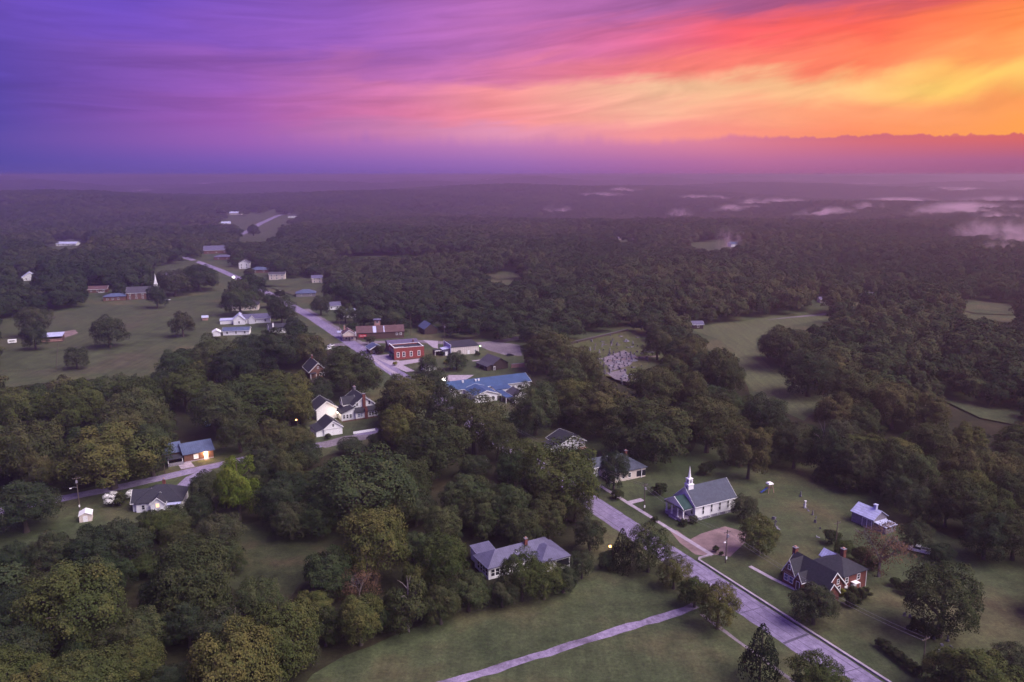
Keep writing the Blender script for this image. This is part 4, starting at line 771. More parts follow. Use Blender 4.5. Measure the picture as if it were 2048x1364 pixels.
# ================================================================== trees
def crown_mesh(name, seed, ncl, nl, ls, shape='round', m=leaf):
    g = np.random.default_rng(seed); cs = []; rs = []
    if shape == 'cone':
        for i in range(ncl):
            t = (i+.5)/ncl; rad = .46*(1-t)**.8; a = g.uniform(0, 6.28)
            cs.append((rad*.72*math.cos(a), rad*.72*math.sin(a), .08+.86*t)); rs.append(.05+rad*.40)
        cs += [(0, 0, .2), (0, 0, .45), (0, 0, .7), (0, 0, .93)]; rs += [.30, .22, .13, .05]
    else:
        cz, hz, hr = {'round': (.49, .5, .5), 'tall': (.49, .5, .5), 'shrub': (.45, .52, .5), 'dome': (.52, .48, .5)}[shape]
        if shape in ('shrub', 'dome') and ncl < 20:
            for i in range(ncl):
                d = g.normal(size=3); d /= np.linalg.norm(d)
                if d[2] < -.6: d[2] *= -.6
                f = g.uniform(.48, .84); cs.append((d[0]*hr*f, d[1]*hr*f, cz+d[2]*hz*f)); rs.append(g.uniform(.09, .19))
            cs.append((0, 0, cz-.04)); rs.append(.30)
        else:                                                          # billows: big lobes, each set with small clumps
            nlob = max(7, ncl//5); per = max(4, ncl//nlob*2)
            for i in range(nlob):
                zz = -.86+1.80*(i+.5)/nlob; zz = min(.92, zz); a = i*2.399+g.uniform(-.5, .5); q = math.sqrt(max(.02, 1-zz*zz*(1 if zz > 0 else .45))); f = g.uniform(.48, .64)
                c = np.array((q*math.cos(a)*hr*f, q*math.sin(a)*hr*f, cz+zz*hz*f*1.05)); R_ = g.uniform(.17, .27)*(1.0 if zz < .6 else .85)
                cs.append(c); rs.append(R_*.88)
                for j in range(per):
                    d = g.normal(size=3); d /= np.linalg.norm(d)
                    if d @ (c-np.array((0, 0, cz))) < -.03: d = -d
                    if d[2] < -.6: d[2] *= -.5
                    cs.append(c+d*R_*g.uniform(.75, .98)*np.array((1, 1, .95))); rs.append(g.uniform(.045, .095))
            cs.append(np.array((0, 0, cz-.05))); rs.append(.27)
    cs = np.array(cs); rs = np.array(rs); zs = 1.0 if shape == 'cone' else (.9 if shape != 'tall' else .7)
    P = []; Nn = []; T = []
    wt = rs**2/np.sum(rs**2)
    ct = g.uniform(.25, .68, len(cs))
    for i in range(len(cs)):
        n = max(20, int(nl*wt[i])); d = g.normal(size=(n, 3)); d /= np.linalg.norm(d, axis=1)[:, None]
        d[:, 2] = np.where(d[:, 2] < -.5, -d[:, 2], d[:, 2])
        rr = rs[i]*(g.uniform(.72, 1.12, (n, 1)) + .10*np.sin(d[:, :1]*9+i)+.10*np.sin(d[:, 1:2]*11+2*i))
        p = cs[i] + d*rr*np.array([1, 1, zs])
        keep = np.ones(n, bool)
        for j in range(len(cs)):
            if j != i: keep &= np.linalg.norm((p-cs[j])/np.array([1, 1, zs]), axis=1) > rs[j]*.72
        p, d = p[keep], d[keep]
        oc = p-np.array([0, 0, .42]); oc /= np.linalg.norm(oc, axis=1)[:, None]+1e-6
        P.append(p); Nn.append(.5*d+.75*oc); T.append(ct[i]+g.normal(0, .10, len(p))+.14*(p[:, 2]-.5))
    P = np.concatenate(P); Nn = np.concatenate(Nn); T = np.concatenate(T); n = len(P)
    Nn = Nn/np.linalg.norm(Nn, axis=1)[:, None] + g.normal(0, .30, (n, 3)); Nn /= np.linalg.norm(Nn, axis=1)[:, None]
    A = np.cross(Nn, g.normal(size=(n, 3))); A /= np.linalg.norm(A, axis=1)[:, None]; Bv = np.cross(Nn, A)
    sa = ls*g.uniform(.6, 1.25, (n, 1)); sb = ls*g.uniform(.5, 1.0, (n, 1))
    V = np.stack([P-A*sa, P-Bv*sb+Nn*ls*.15, P+A*sa, P+Bv*sb-Nn*ls*.15], 1).reshape(-1, 3)
    V[:, 2] = np.maximum(V[:, 2], .015)
    return np_mesh(name, V, np.arange(4*n).reshape(n, 4), m, np.clip(T, 0, 1))
def trunk_mesh(seed, low=.55, r=.035, nb=6, m=bark, limb=.36):
    random.seed(seed); b = MB(); top = low
    b.tube([(0, 0, -.02), (.01, 0, .1), (.02, .01, low*.6), (0, .01, top), (.01, 0, top+.22)], [r*1.5, r, r*.85, r*.7, r*.2], 7)
    for i in range(nb):
        a = 6.283*i/nb + random.uniform(-.4, .4); z = low*random.uniform(.45, 1.0); e = limb*random.uniform(.7, 1.05)
        b.tube([(0, 0, z), (e*.5*math.cos(a), e*.5*math.sin(a), z+.13), (e*math.cos(a), e*math.sin(a), z+.16+random.uniform(0, .14))], [r*.5, r*.32, r*.1], 5)
    return b.mesh('trunk', m)
def bare_mesh(seed):
    random.seed(seed); b = MB()
    def grow(p, d, l, r, k):
        q = p + d*l; b.tube([p, (p+q)/2 + Vector((random.uniform(-.01, .01), random.uniform(-.01, .01), 0)), q], [r, r*.8, r*.6], 4)
        if k == 0: return
        for _ in range(3 if k > 1 else 4):
            n = (d + Vector((random.uniform(-.75, .75), random.uniform(-.75, .75), random.uniform(-.15, .5)))).normalized(); grow(q, n, l*random.uniform(.6, .82), r*.55, k-1)
    grow(Vector((0, 0, -.02)), Vector((.03, 0, 1)).normalized(), .30, .03, 4)
    return b.mesh('trunk', bark_pale)
PROTO = {}
PROTO['o'] = [(crown_mesh('crown', 11+i, 54+5*i, 30000, .0118, 'round'), trunk_mesh(i, .45)) for i in range(7)]
PROTO['t'] = [(crown_mesh('crown', 41+i, 52, 24000, .0118, 'tall'), trunk_mesh(20+i, .6)) for i in range(2)]
PROTO['c'] = [(crown_mesh('crown', 51+i, 90, 12000, .019, 'cone', leafc), trunk_mesh(30+i, .7, .025, 0)) for i in range(2)]
PROTO['d'] = [(crown_mesh('crown', 61, 36, 4200, .012, 'round', leafb), bare_mesh(5))]
PROTO['p'] = [(crown_mesh('crown', 71, 36, 9000, .018, 'round'), trunk_mesh(44, .8, .022, 7, bark_pale, .3))]
PROTO['l'] = [(crown_mesh('crown', 81+i, 40, 6000, .027, 'dome'), trunk_mesh(50+i, .5, .04, 3)) for i in range(5)]
PROTO['s'] = [(crown_mesh('foliage', 91+i, 18, 5000, .030, 'shrub', leafs), trunk_mesh(60+i, .4, .04, 4)) for i in range(3)]
SHAPE = {'o': 'rounded', 't': 'tall oval', 'c': 'pointed dark cedar', 'd': 'bare brown-twigged', 'p': 'pale-trunked', 'l': 'rounded'}
LM = [(1395, 1000, 'the steepled white church'), (1655, 1145, 'the red brick house'), (1035, 1105, 'the grey-roofed bungalow'), (1745, 1022, 'the tin-roofed barn'), (1250, 920, 'the hip-roofed house'),
      (1133, 870, 'the dark-roofed bungalow'), (690, 815, 'the white farmhouse'), (660, 858, 'the white garage'), (965, 770, 'the blue-roofed hall'), (815, 700, 'the red brick store'), (760, 662, 'the long brown store'),
      (917, 692, 'the cream metal hall'), (993, 722, 'the wooden cabin'), (624, 735, 'the brick gable house'), (386, 885, 'the lamp-lit brick house'), (330, 995, 'the white cottage'), (174, 1032, 'the tiny tool shed'),
      (1240, 712, 'the cemetery'), (1580, 720, 'the curved hay field'), (200, 690, 'the left pasture'), (575, 1110, 'the dark clearing'), (1837, 1103, 'the white pickup'), (1100, 1270, 'the concrete path'),
      (250, 965, 'the left side street'), (800, 1320, 'the bottom lawn'), (1850, 1255, 'the scattered stones'), (272, 585, 'the brick chapel'), (490, 635, 'the white tin house'), (1000, 880, 'the road gap'), (1230, 1030, 'the main road'), (1960, 1200, 'the right lawn')]
TREES = []                                                             # kind, x, y, w, h, colour, px, py
OL, YG, BR, DK, GR = (1.3,1.22,.9), (1.9,2.1,.8), (1.14,1.02,.95), (.78,.8,.92), (1.0,1.05,1.0)
TINTW = {OL: 'olive', YG: 'yellow-green', BR: 'brownish', DK: 'dark green', GR: 'green'}
def bdist(x, y, q):
    cx, cy_, hx, hy, rz = q; c, s_ = math.cos(rz), math.sin(rz); dx, dy = x-cx, y-cy_
    return np.hypot(np.maximum(0, np.abs(dx*c+dy*s_)-hx), np.maximum(0, np.abs(-dx*s_+dy*c)-hy))
def hand(x, yt, wp, k=1.05, kind='o', col=GR):
    for mul in (1, .92, 1.08, .84, 1.16, .76, 1.25, .68, .6, .5, .4):
        X, Y, w, h = hand_at(x, yt, wp, k*mul)
        if all(bdist(X, Y, q) > .34*w+.6 for q in SOLID): break
    else: print('tree meets house', x, yt)
    if mul != 1: print('moved', x, yt, mul)
    TREES.append((kind, X, Y, w, h, col, x, yt + .4*wp))
def hand_at(x, yt, wp, k):
    h = 14.0
    for _ in range(6):
        X, Y = at(x, yt, h); sl = math.sqrt(X*X+Y*Y+(CAMZ-h)**2); w = wp*sl/FPX; h = min(24, max(2.2, k*w))
    return X, Y, w, h
HAND = [  # bottom left woods
 (97,1055,80,1.15,'o',DK),(176,1049,88,1.1,'o',DK),(246,1034,88,1.1,'o',DK),(314,1020,64,1.0,'o',OL),(355,1042,62,1.1,'o',BR),(375,1077,150,1.15,'o',BR),(437,1021,88,1.0,'o',DK),(457,1074,58,1.3,'t',GR),
 (140,1113,168,1.05,'o',OL),(226,1108,72,1.1,'o',GR),(15,1087,70,1.1,'o',DK),(513,1152,92,.9,'o',GR),(279,1213,88,1.1,'o',GR),(217,1228,72,1.1,'o',DK),(372,1199,84,1.1,'o',DK),(457,1238,166,1.15,'o',OL),(548,1196,150,1.2,'o',OL),
 (264,1281,104,1.0,'o',OL),(150,1250,62,1.2,'t',GR),(30,1245,92,1.1,'o',DK),(160,1301,142,.8,'o',OL),(60,1328,110,.9,'o',OL),(340,1326,90,.9,'o',DK),(415,1160,70,1.1,'o',DK),(320,1150,80,1.0,'o',DK),(20,1170,80,1.0,'o',DK),(600,1262,70,1.1,'o',DK),
 # middle
 (743,998,142,1.25,'o',OL),(780,972,92,1.1,'o',BR),(655,1093,108,.95,'o',GR),(717,1130,80,1.0,'d',(1,1,1)),(884,1008,78,1.1,'o',GR),(881,1056,108,1.25,'o',OL),(834,1116,64,1.3,'t',OL),(814,1154,96,1.2,'p',BR),(880,1168,84,1.0,'o',BR),(937,1143,84,1.0,'o',GR),
 (717,1180,100,1.15,'o',OL),(647,1206,66,1.35,'t',BR),(760,1195,60,1.2,'o',GR),(1043,1097,88,1.25,'o',OL),(1088,1117,82,1.05,'o',OL),(1004,1152,66,1.0,'o',DK),(1128,1128,60,1.0,'o',DK),(969,976,86,1.2,'o',GR),(1165,1100,50,1.2,'o',DK),
 (580,1000,80,1.0,'o',DK),(640,985,90,1.0,'o',GR),(560,950,100,1.0,'o',DK),(830,975,80,1.0,'o',DK),(920,1000,60,1.0,'o',DK),(860,900,50,1.0,'o',DK),
 (1028,903,74,1.1,'o',GR),(1040,873,84,1.1,'o',OL),(1118,876,176,1.2,'o',OL),(1081,935,86,1.2,'o',BR),(1098,988,84,1.2,'o',BR),(934,941,106,1.0,'o',GR),(1010,960,90,1.3,'o',GR),(1150,960,80,1.1,'o',BR),(1040,1010,90,1.1,'o',BR),
 (723,897,210,.95,'o',GR),(811,906,104,1.1,'o',BR),(799,808,84,1.1,'o',OL),(864,820,146,1.15,'o',BR),(811,738,132,1.1,'o',BR),(864,736,70,1.1,'o',DK),(893,766,92,1.2,'o',DK),(946,783,124,1.25,'o',BR),(995,830,80,1.2,'o',BR),
 (697,692,124,1.2,'o',BR),(632,752,64,1.0,'o',DK),(792,778,70,1.1,'o',DK),(785,832,56,1.0,'o',DK),(913,700,46,.9,'o',GR),(855,708,40,1.0,'o',GR),
 # left row
 (30,764,94,1.0,'o',OL),(88,766,84,1.0,'o',GR),(141,753,104,1.1,'o',OL),(193,748,80,1.1,'o',GR),(228,746,62,1.1,'o',GR),(272,748,84,1.1,'o',OL),(266,770,108,1.0,'o',GR),(249,804,110,1.0,'o',BR),(308,815,84,1.1,'o',BR),(211,836,168,1.05,'o',OL),(296,838,84,1.3,'o',GR),(165,846,84,1.2,'o',GR),
 (53,830,116,1.1,'o',BR),(70,892,54,1.6,'t',BR),(15,852,84,1.2,'o',OL),(38,956,122,.8,'o',DK),(366,728,92,1.0,'o',OL),(330,736,70,1.0,'o',DK),(434,757,112,1.1,'o',GR),(513,738,170,1.0,'o',OL),(571,738,104,1.1,'o',OL),(475,818,82,1.05,'o',BR),(542,832,96,1.1,'o',BR),(600,800,50,1.0,'o',OL),(590,845,80,1.0,'o',BR),
 (469,898,84,1.7,'t',YG),(394,984,58,1.1,'o',DK),(338,1014,60,1.0,'o',GR),(300,1018,52,.9,'o',DK),(366,1006,50,1.0,'o',DK),(588,632,42,1.0,'o',DK),(574,890,80,1.2,'o',BR),(408,940,58,1.1,'o',DK),(522,915,60,1.2,'o',DK),(610,880,66,.9,'o',DK),(700,872,52,.7,'o',DK),(755,862,44,.8,'o',DK),(530,880,70,1.0,'o',DK),
 # centre right
 (1095,655,98,1.35,'o',BR),(1166,689,80,1.35,'o',BR),(1134,712,84,1.1,'o',GR),(1071,760,100,1.15,'o',GR),(1146,747,94,1.1,'o',OL),(1203,764,136,1.1,'o',BR),(1312,791,176,1.1,'o',BR),(1258,800,110,1.1,'o',BR),(1122,797,80,.68,'o',DK),(1350,846,60,.7,'o',BR),(1196,812,62,.7,'o',DK),
 (1312,722,104,1.2,'o',BR),(1383,728,74,1.4,'t',BR),(1346,706,60,1.0,'o',BR),(1317,652,62,1.1,'o',BR),(1381,669,72,1.1,'o',BR),(1440,690,84,1.2,'o',BR),(1455,720,70,1.1,'o',BR),(1420,780,116,1.1,'o',BR),(1446,782,66,.9,'o',BR),(1470,810,60,.9,'o',GR),(1230,891,62,1.5,'t',DK),(1040,818,60,1.0,'o',GR),
 (1536,785,94,1.0,'o',DK),(1503,843,80,1.45,'t',BR),(1595,835,84,1.2,'o',DK),(1650,843,62,1.7,'p',DK),(1683,783,88,1.0,'o',BR),(1727,797,80,1.0,'o',BR),(1571,648,98,1.0,'o',DK),(1624,691,110,1.0,'o',DK),(1712,728,116,.9,'o',BR),(1794,756,96,1.0,'o',BR),(1858,780,80,1.0,'o',BR),(1660,700,80,1.0,'o',BR),
 (1773,872,78,1.3,'o',BR),(1829,890,88,1.2,'o',GR),(1873,838,84,1.1,'o',BR),(1941,882,94,1.1,'o',BR),(1941,930,76,1.1,'o',OL),(1943,844,62,1.0,'o',OL),(1900,970,66,1.2,'o',BR),(1948,958,92,1.1,'o',BR),(1998,973,76,1.2,'o',OL),(2030,940,70,1.1,'o',BR),(1840,968,70,1.0,'o',DK),(2040,1010,90,1.1,'o',BR),(1980,1020,90,1.0,'o',DK),(1720,880,80,1.2,'o',DK),(1680,880,70,1.2,'o',DK),(1800,940,70,1.0,'o',DK),(2000,900,80,1.1,'o',BR),
 # right lawn and roadside
 (1895,1123,134,1.05,'o',BR),(1770,1036,108,1.25,'d',(1,1,1)),(1634,1164,88,.95,'o',DK),(1528,1245,80,1.55,'c',(1,1,1)),(1649,1310,112,.9,'o',OL),(1522,1032,78,1.0,'o',OL),(1492,988,56,.95,'o',DK),(1836,1040,54,1.0,'o',DK),(1884,1086,46,.75,'o',DK),(1975,1300,140,.8,'o',OL),(1910,1298,90,.9,'o',OL),(2040,1290,70,.9,'o',DK),
 (1300,1045,86,1.2,'o',GR),(1246,1055,52,1.7,'c',(1,1,1)),(1350,1110,64,1.1,'o',OL),(1440,1160,80,1.25,'o',OL),(1392,1152,64,1.0,'o',OL),(1180,1030,60,1.25,'o',DK),(1216,1100,40,1.0,'o',DK),(1690,1080,40,.8,'o',OL),
 # pasture and town
 (213,628,64,.95,'o',DK),(150,692,44,.95,'o',DK),(62,606,58,1.2,'o',DK),(65,642,46,1.1,'o',DK),(362,620,46,1.1,'o',DK),(310,567,38,1.2,'o',DK),(560,588,54,1.15,'o',DK),(352,694,84,.9,'o',GR),(420,668,92,1.0,'o',GR),(500,662,76,1.0,'o',DK),(545,655,92,1.1,'o',DK),(612,662,76,1.1,'o',BR),(385,702,72,.9,'o',OL),(470,690,90,.9,'o',DK),
 (345,535,64,1.1,'o',DK),(395,528,70,1.1,'o',DK),(478,572,70,.8,'o',GR),(690,606,44,.9,'o',GR),(726,608,50,.9,'o',GR),(785,618,52,.8,'o',GR),(640,590,40,1.0,'o',DK),(505,437,24,1.0,'o',DK),
]
for q in HAND: hand(*q)
# ---- what the photograph leaves free of trees, as a coarse picture-space depth guide for placing the woods
OPEN = [O_PASTURE, O_HAY, O_CEM, *O_FAR,
 [(600,1364),(680,1322),(800,1285),(890,1240),(1060,1196),(1150,1166),(1260,1150),(1330,1190),(1400,1206),(1480,1260),(1760,1364)],
 [(1400,872),(1440,930),(1480,950),(1545,950),(1600,935),(1640,962),(1700,990),(1760,1000),(1835,1045),(1880,1085),(1960,1110),(2048,1124),(2048,1292),(1900,1296),(1850,1364),(1740,1364),(1180,1005),(1205,960),(1310,950),(1392,905)],
 [(680,692),(720,684),(840,668),(960,684),(1042,688),(1045,742),(960,752),(880,746),(850,756),(790,746),(742,716)],
 [(556,590),(592,604),(625,622),(660,645),(742,694),(722,716),(650,684),(606,645),(575,618)],
 [(0,1078),(132,1006),(98,992),(130,962),(300,945),(345,920),(430,916),(425,940),(380,962),(280,1000),(200,1048),(130,1062),(60,1092),(0,1142)],
 [(492,1108),(520,1070),(570,1052),(640,1062),(640,1090),(600,1120),(560,1150),(510,1140)],
 [(400,540),(470,556),(480,566),(440,560)],[(690,862),(742,846),(748,868),(690,882),(640,890)],[(990,818),(1040,814),(1040,840),(1008,842)],[(975,862),(1015,880),(1008,892),(985,885)],
 [(1120,840),(1180,848),(1170,880),(1110,876)],[(395,520),(470,545),(462,556),(420,545)]]
GW, GH = 512, 341
gx, gy = np.meshgrid((np.arange(GW)+.5)*4, (np.arange(GH)+.5)*4)
DEP = np.zeros((GH, GW))
def inpoly(X, Y, P):
    ins = np.zeros(X.shape, bool); n = len(P)
    for i in range(n):
        x1, y1 = P[i]; x2, y2 = P[(i+1) % n]
        if y1 == y2: continue
        c = ((y1 > Y) != (y2 > Y)) & (X < (x2-x1)*(Y-y1)/(y2-y1)+x1); ins ^= c
    return ins
for q in TREES:
    if q[5] == YG or q[3] > 19: KEEP.append(((q[6]-.35*q[3]*FPX/math.hypot(q[2], 100), q[7]-.4*q[3]*FPX/math.hypot(q[2], 100)+6, q[6]+.35*q[3]*FPX/math.hypot(q[2], 100), q[7]+.5*q[3]*FPX/math.hypot(q[2], 100)*(1.3 if q[5] == YG else .6)), math.hypot(q[1], q[2])))
for (x0, y0, x1, y1), d in KEEP: DEP = np.where((gx > x0-2) & (gx < x1+2) & (gy > y0-2) & (gy < y1+2), np.maximum(DEP, d), DEP)
for P in OPEN: DEP[inpoly(gx, gy, P)] = 1e9
def blocked(X, Y, W, Hh, Z):
    """share of crown samples that would hide open ground or a nearer-kept building"""
    r = np.hypot(X, Y); cnt = np.zeros(len(X))
    for dx in (-.42, 0, .42):
        for z in (.0, .3, .65, .98):
            zz = Z+Hh*z-CAMZ; yc = Y*cP-zz*sP; zc = Y*sP+zz*cP
            px = 1024+FPX*(X+dx*W*(1 if .2 < z < .9 else .5))/yc; py = 682-FPX*zc/yc
            i = np.clip((px/4).astype(int), 0, GW-1); j = np.clip((py/4).astype(int), 0, GH-1)
            ok = (px >= 0) & (px < 2048) & (py >= 0) & (py < 1364)
            cnt += ok & (DEP[j, i] > r)
    return cnt
def seg_clear(X, Y, pts, hw):
    c = np.ones(len(X), bool)
    for (ax, ay), (bx, by) in zip(pts[:-1], pts[1:]):
        dx, dy = bx-ax, by-ay; t = np.clip(((X-ax)*dx+(Y-ay)*dy)/(dx*dx+dy*dy), 0, 1); c &= np.hypot(X-ax-t*dx, Y-ay-t*dy) > hw
    return c
SIDE = [(-190, 212), at(-40, 1030), at(100, 1002), at(250, 972), at(400, 938), at(560, 900), at(700, 878)]
s = 8.2; xs = np.arange(-1150, 1150, s); ys = np.arange(112, 1450, s)
X, Y = np.meshgrid(xs, ys); X = (X + rng.uniform(-.42, .42, X.shape)*s).ravel(); Y = (Y + rng.uniform(-.42, .42, Y.shape)*s).ravel()
k = np.abs(X) < .74*Y+45; X, Y = X[k], Y[k]; W = rng.uniform(9.5, 22.5, len(X))*(1+.15*np.clip((np.hypot(X, Y)-350)/500, 0, 1)); Hh = W*rng.uniform(.85, 1.15, len(X))
Hh = np.minimum(Hh, 19)
def lowf(x, y): return .5*np.sin(x/83+y/131+.7)+.3*np.sin(x/47-y/71+2.1)+.2*np.sin(y/29+x/210)
lf = lowf(X, Y); W = W*(1.0+.22*lf); Hh = Hh*(1.0+.34*lf)
glade = lambda x, y: (np.sin(x/150+1.2*np.sin(y/210)+.4)*np.sin(y/95+.8*np.sin(x/130)+1.9) > .80) & (np.hypot(x, y) > 640)
k = (blocked(X, Y, W, Hh, hgt(X, Y)) < 1) & ~glade(X, Y) & ~((Y < 152) & (X > -44)) & seg_clear(X, Y, MAINRD, 9) & seg_clear(X, Y, SIDE, 6)
nr = np.clip((380-np.hypot(X, Y))/120, 0, 1); W = W*(1-.18*nr); Hh = Hh*(1-.36*nr)
for q in TREES: k &= np.hypot(X-q[1], Y-q[2]) > .40*q[3]+2.0+nr*(.05*q[3]+.3)
for q in SOLID: k &= bdist(X, Y, q) > .5*W+1.0
X, Y, W, Hh = X[k], Y[k], W[k], Hh[k]
# thin out crowded neighbours
order = np.argsort(np.hypot(X, Y)); cell = {}; sel = []
for i in order:
    c = (int(X[i]//9), int(Y[i]//9)); bad = False
    for a in (-1, 0, 1):
        for b in (-1, 0, 1):
            for j in cell.get((c[0]+a, c[1]+b), ()):
                if math.hypot(X[i]-X[j], Y[i]-Y[j]) < 8.6+(1.6 if Y[i] > 450 else 0): bad = True
    if not bad: cell.setdefault(c, []).append(i); sel.append(i)
sel = np.array(sel); X, Y, W, Hh = X[sel], Y[sel], W[sel], Hh[sel]
PX, PY = proj(X, Y, Hh)
infr = (PX > -20) & (PX < 2068) & (PY < 1350)
near = np.array([i for i in range(len(X)) if infr[i]][:max(0, 296-len(TREES))], int)
cols = [GR, OL, BR, DK]
for jj, i in enumerate(near): TREES.append(('l' if len(near)-jj <= 8 else 't' if jj % 6 == 0 else 'o', float(X[i]), float(Y[i]), float(W[i]), float(Hh[i]), cols[int(rng.integers(4))] if Y[i] < 300 else GR, float(PX[i]), float(PY[i])+12))
rest = np.setdiff1d(np.arange(len(X)), near)
# ---- labels: what it looks like, and which landmark of the photograph it stands nearest to
def lm_of(px, py):
    d = [math.hypot(px-a, (py-b)*1.3) for a, b, _ in LM]; i = int(np.argmin(d)); dx, dy = px-LM[i][0], py-LM[i][1]
    rel = ('right of' if dx > 0 else 'left of') if abs(dx) > abs(dy)*1.3 else ('in front of' if dy > 0 else 'behind')
    return i, rel, d[i]
ORD = ['nearest', 'second nearest', 'third nearest', 'fourth nearest', 'fifth nearest', 'sixth nearest', 'seventh nearest', 'eighth nearest', 'ninth nearest', 'tenth nearest'] + ['%dth nearest' % i for i in range(11, 60)]
info = [lm_of(q[6], q[7]) for q in TREES]; rank = {}
for i in sorted(range(len(TREES)), key=lambda i: info[i][2]):
    rank.setdefault(info[i][:2], []).append(i)
tree_objs = []; lows = []
for i, q in enumerate(TREES):
    kind, x, y, w, h, colr, px, py = q; pr = PROTO[kind]; cm, tm = pr[i % len(pr)]
    o = empty('cedar_tree' if kind == 'c' else 'bare_tree' if kind == 'd' else 'broadleaf_tree', (x, y, float(hgt(x, y))), random.uniform(0, 6.28)); o.scale = (w, w, h)
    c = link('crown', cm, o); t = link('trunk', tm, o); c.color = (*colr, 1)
    if kind == 'l' and len(lows) < 5 and cm not in [z.data for z in lows]: lows.append(c)
    g = rank[info[i][:2]]; n = g.index(i); size = 'large' if w > 15 else 'small' if w < 8 else ''
    tw = TINTW.get(colr, ''); wd = ' '.join(z for z in (size, tw, SHAPE[kind]) if z) + ('' if kind == 'c' else ' tree')
    lab = f"{wd} {info[i][1]} {LM[info[i][0]][2]}" + (f", {ORD[n]} there" if len(g) > 1 else '')
    tag(o, lab, 'tree', 'trees around the village'); tree_objs.append(o)
# ---- the woods beyond: one mass
def far_points():
    xs_, ys_, ws, hs = [], [], [], []
    r = 1400.0
    while r < 16000:
        sp = max(13.5, r/115); n = int(r*1.5/sp); a = (np.arange(n)+rng.uniform(-.4, .4, n))/n*1.5-.75; rr = r+rng.uniform(-.5, .5, n)*sp
        xs_.append(rr*np.sin(a)); ys_.append(rr*np.cos(a)); w = sp*rng.uniform(1.1, 1.9, n); ws.append(w); hs.append(np.minimum(w*1.05, rng.uniform(11, 21, n)*(1+r/20000))*(1+.3*lowf(xs_[-1]/2.2, ys_[-1]/2.2))); r += sp*.85
    return map(np.concatenate, (xs_, ys_, ws, hs))
fx, fy, fw, fh = far_points(); k = blocked(fx, fy, fw, fh, hgt(fx, fy)) < rng.choice([1, 1, 3, 6], len(fx)); k &= seg_clear(fx, fy, MAINRD, 9) & ~glade(fx/1.6, fy/1.2)
fx, fy, fw, fh = fx[k], fy[k], fw[k], fh[k]
AX = np.concatenate([X[rest], fx]); AY = np.concatenate([Y[rest], fy]); AW = np.concatenate([W[rest], fw]); AH = np.concatenate([Hh[rest], fh]); nA = len(AX)
print('woods points', nA, 'individual trees', len(TREES))
me = bpy.data.meshes.new('far_woods'); me.vertices.add(nA); me.vertices.foreach_set('co', np.stack([AX, AY, hgt(AX, AY)], 1).astype(np.float32).ravel())
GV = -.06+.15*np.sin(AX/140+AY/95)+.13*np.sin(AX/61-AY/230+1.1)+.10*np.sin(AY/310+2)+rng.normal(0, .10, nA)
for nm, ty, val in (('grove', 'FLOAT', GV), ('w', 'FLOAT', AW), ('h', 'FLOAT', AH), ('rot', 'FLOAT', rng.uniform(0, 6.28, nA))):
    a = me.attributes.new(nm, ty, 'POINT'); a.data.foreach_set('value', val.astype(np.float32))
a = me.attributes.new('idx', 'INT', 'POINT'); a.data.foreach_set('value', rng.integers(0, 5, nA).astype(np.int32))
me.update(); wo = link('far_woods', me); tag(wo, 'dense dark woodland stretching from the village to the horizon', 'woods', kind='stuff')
ng = bpy.data.node_groups.new('scatter_woods', 'GeometryNodeTree'); ng.interface.new_socket('Geometry', in_out='INPUT', socket_type='NodeSocketGeometry'); ng.interface.new_socket('Geometry', in_out='OUTPUT', socket_type='NodeSocketGeometry')
N = ng.nodes; L = ng.links; gi = N.new('NodeGroupInput'); go = N.new('NodeGroupOutput'); ip = N.new('GeometryNodeInstanceOnPoints')
gti = N.new('GeometryNodeGeometryToInstance')
for c in reversed(lows):
    oi = N.new('GeometryNodeObjectInfo'); oi.inputs['Object'].default_value = c; oi.transform_space = 'ORIGINAL'; L.new(oi.outputs['Geometry'], gti.inputs[0])
def na(nm, ty='FLOAT'):
    n = N.new('GeometryNodeInputNamedAttribute'); n.data_type = ty; n.inputs['Name'].default_value = nm; return n.outputs['Attribute']
cs_ = N.new('ShaderNodeCombineXYZ'); w_ = na('w'); L.new(w_, cs_.inputs[0]); L.new(w_, cs_.inputs[1]); L.new(na('h'), cs_.inputs[2])
cr_ = N.new('ShaderNodeCombineXYZ'); L.new(na('rot'), cr_.inputs[2])
L.new(gi.outputs[0], ip.inputs['Points']); L.new(gti.outputs[0], ip.inputs['Instance']); ip.inputs['Pick Instance'].default_value = True
L.new(na('idx', 'INT'), ip.inputs['Instance Index']); L.new(cs_.outputs[0], ip.inputs['Scale']); e2r = N.new('FunctionNodeEulerToRotation'); L.new(cr_.outputs[0], e2r.inputs[0]); L.new(e2r.outputs[0], ip.inputs['Rotation'])
L.new(ip.outputs[0], go.inputs[0]); md = wo.modifiers.new('scatter', 'NODES'); md.node_group = ng
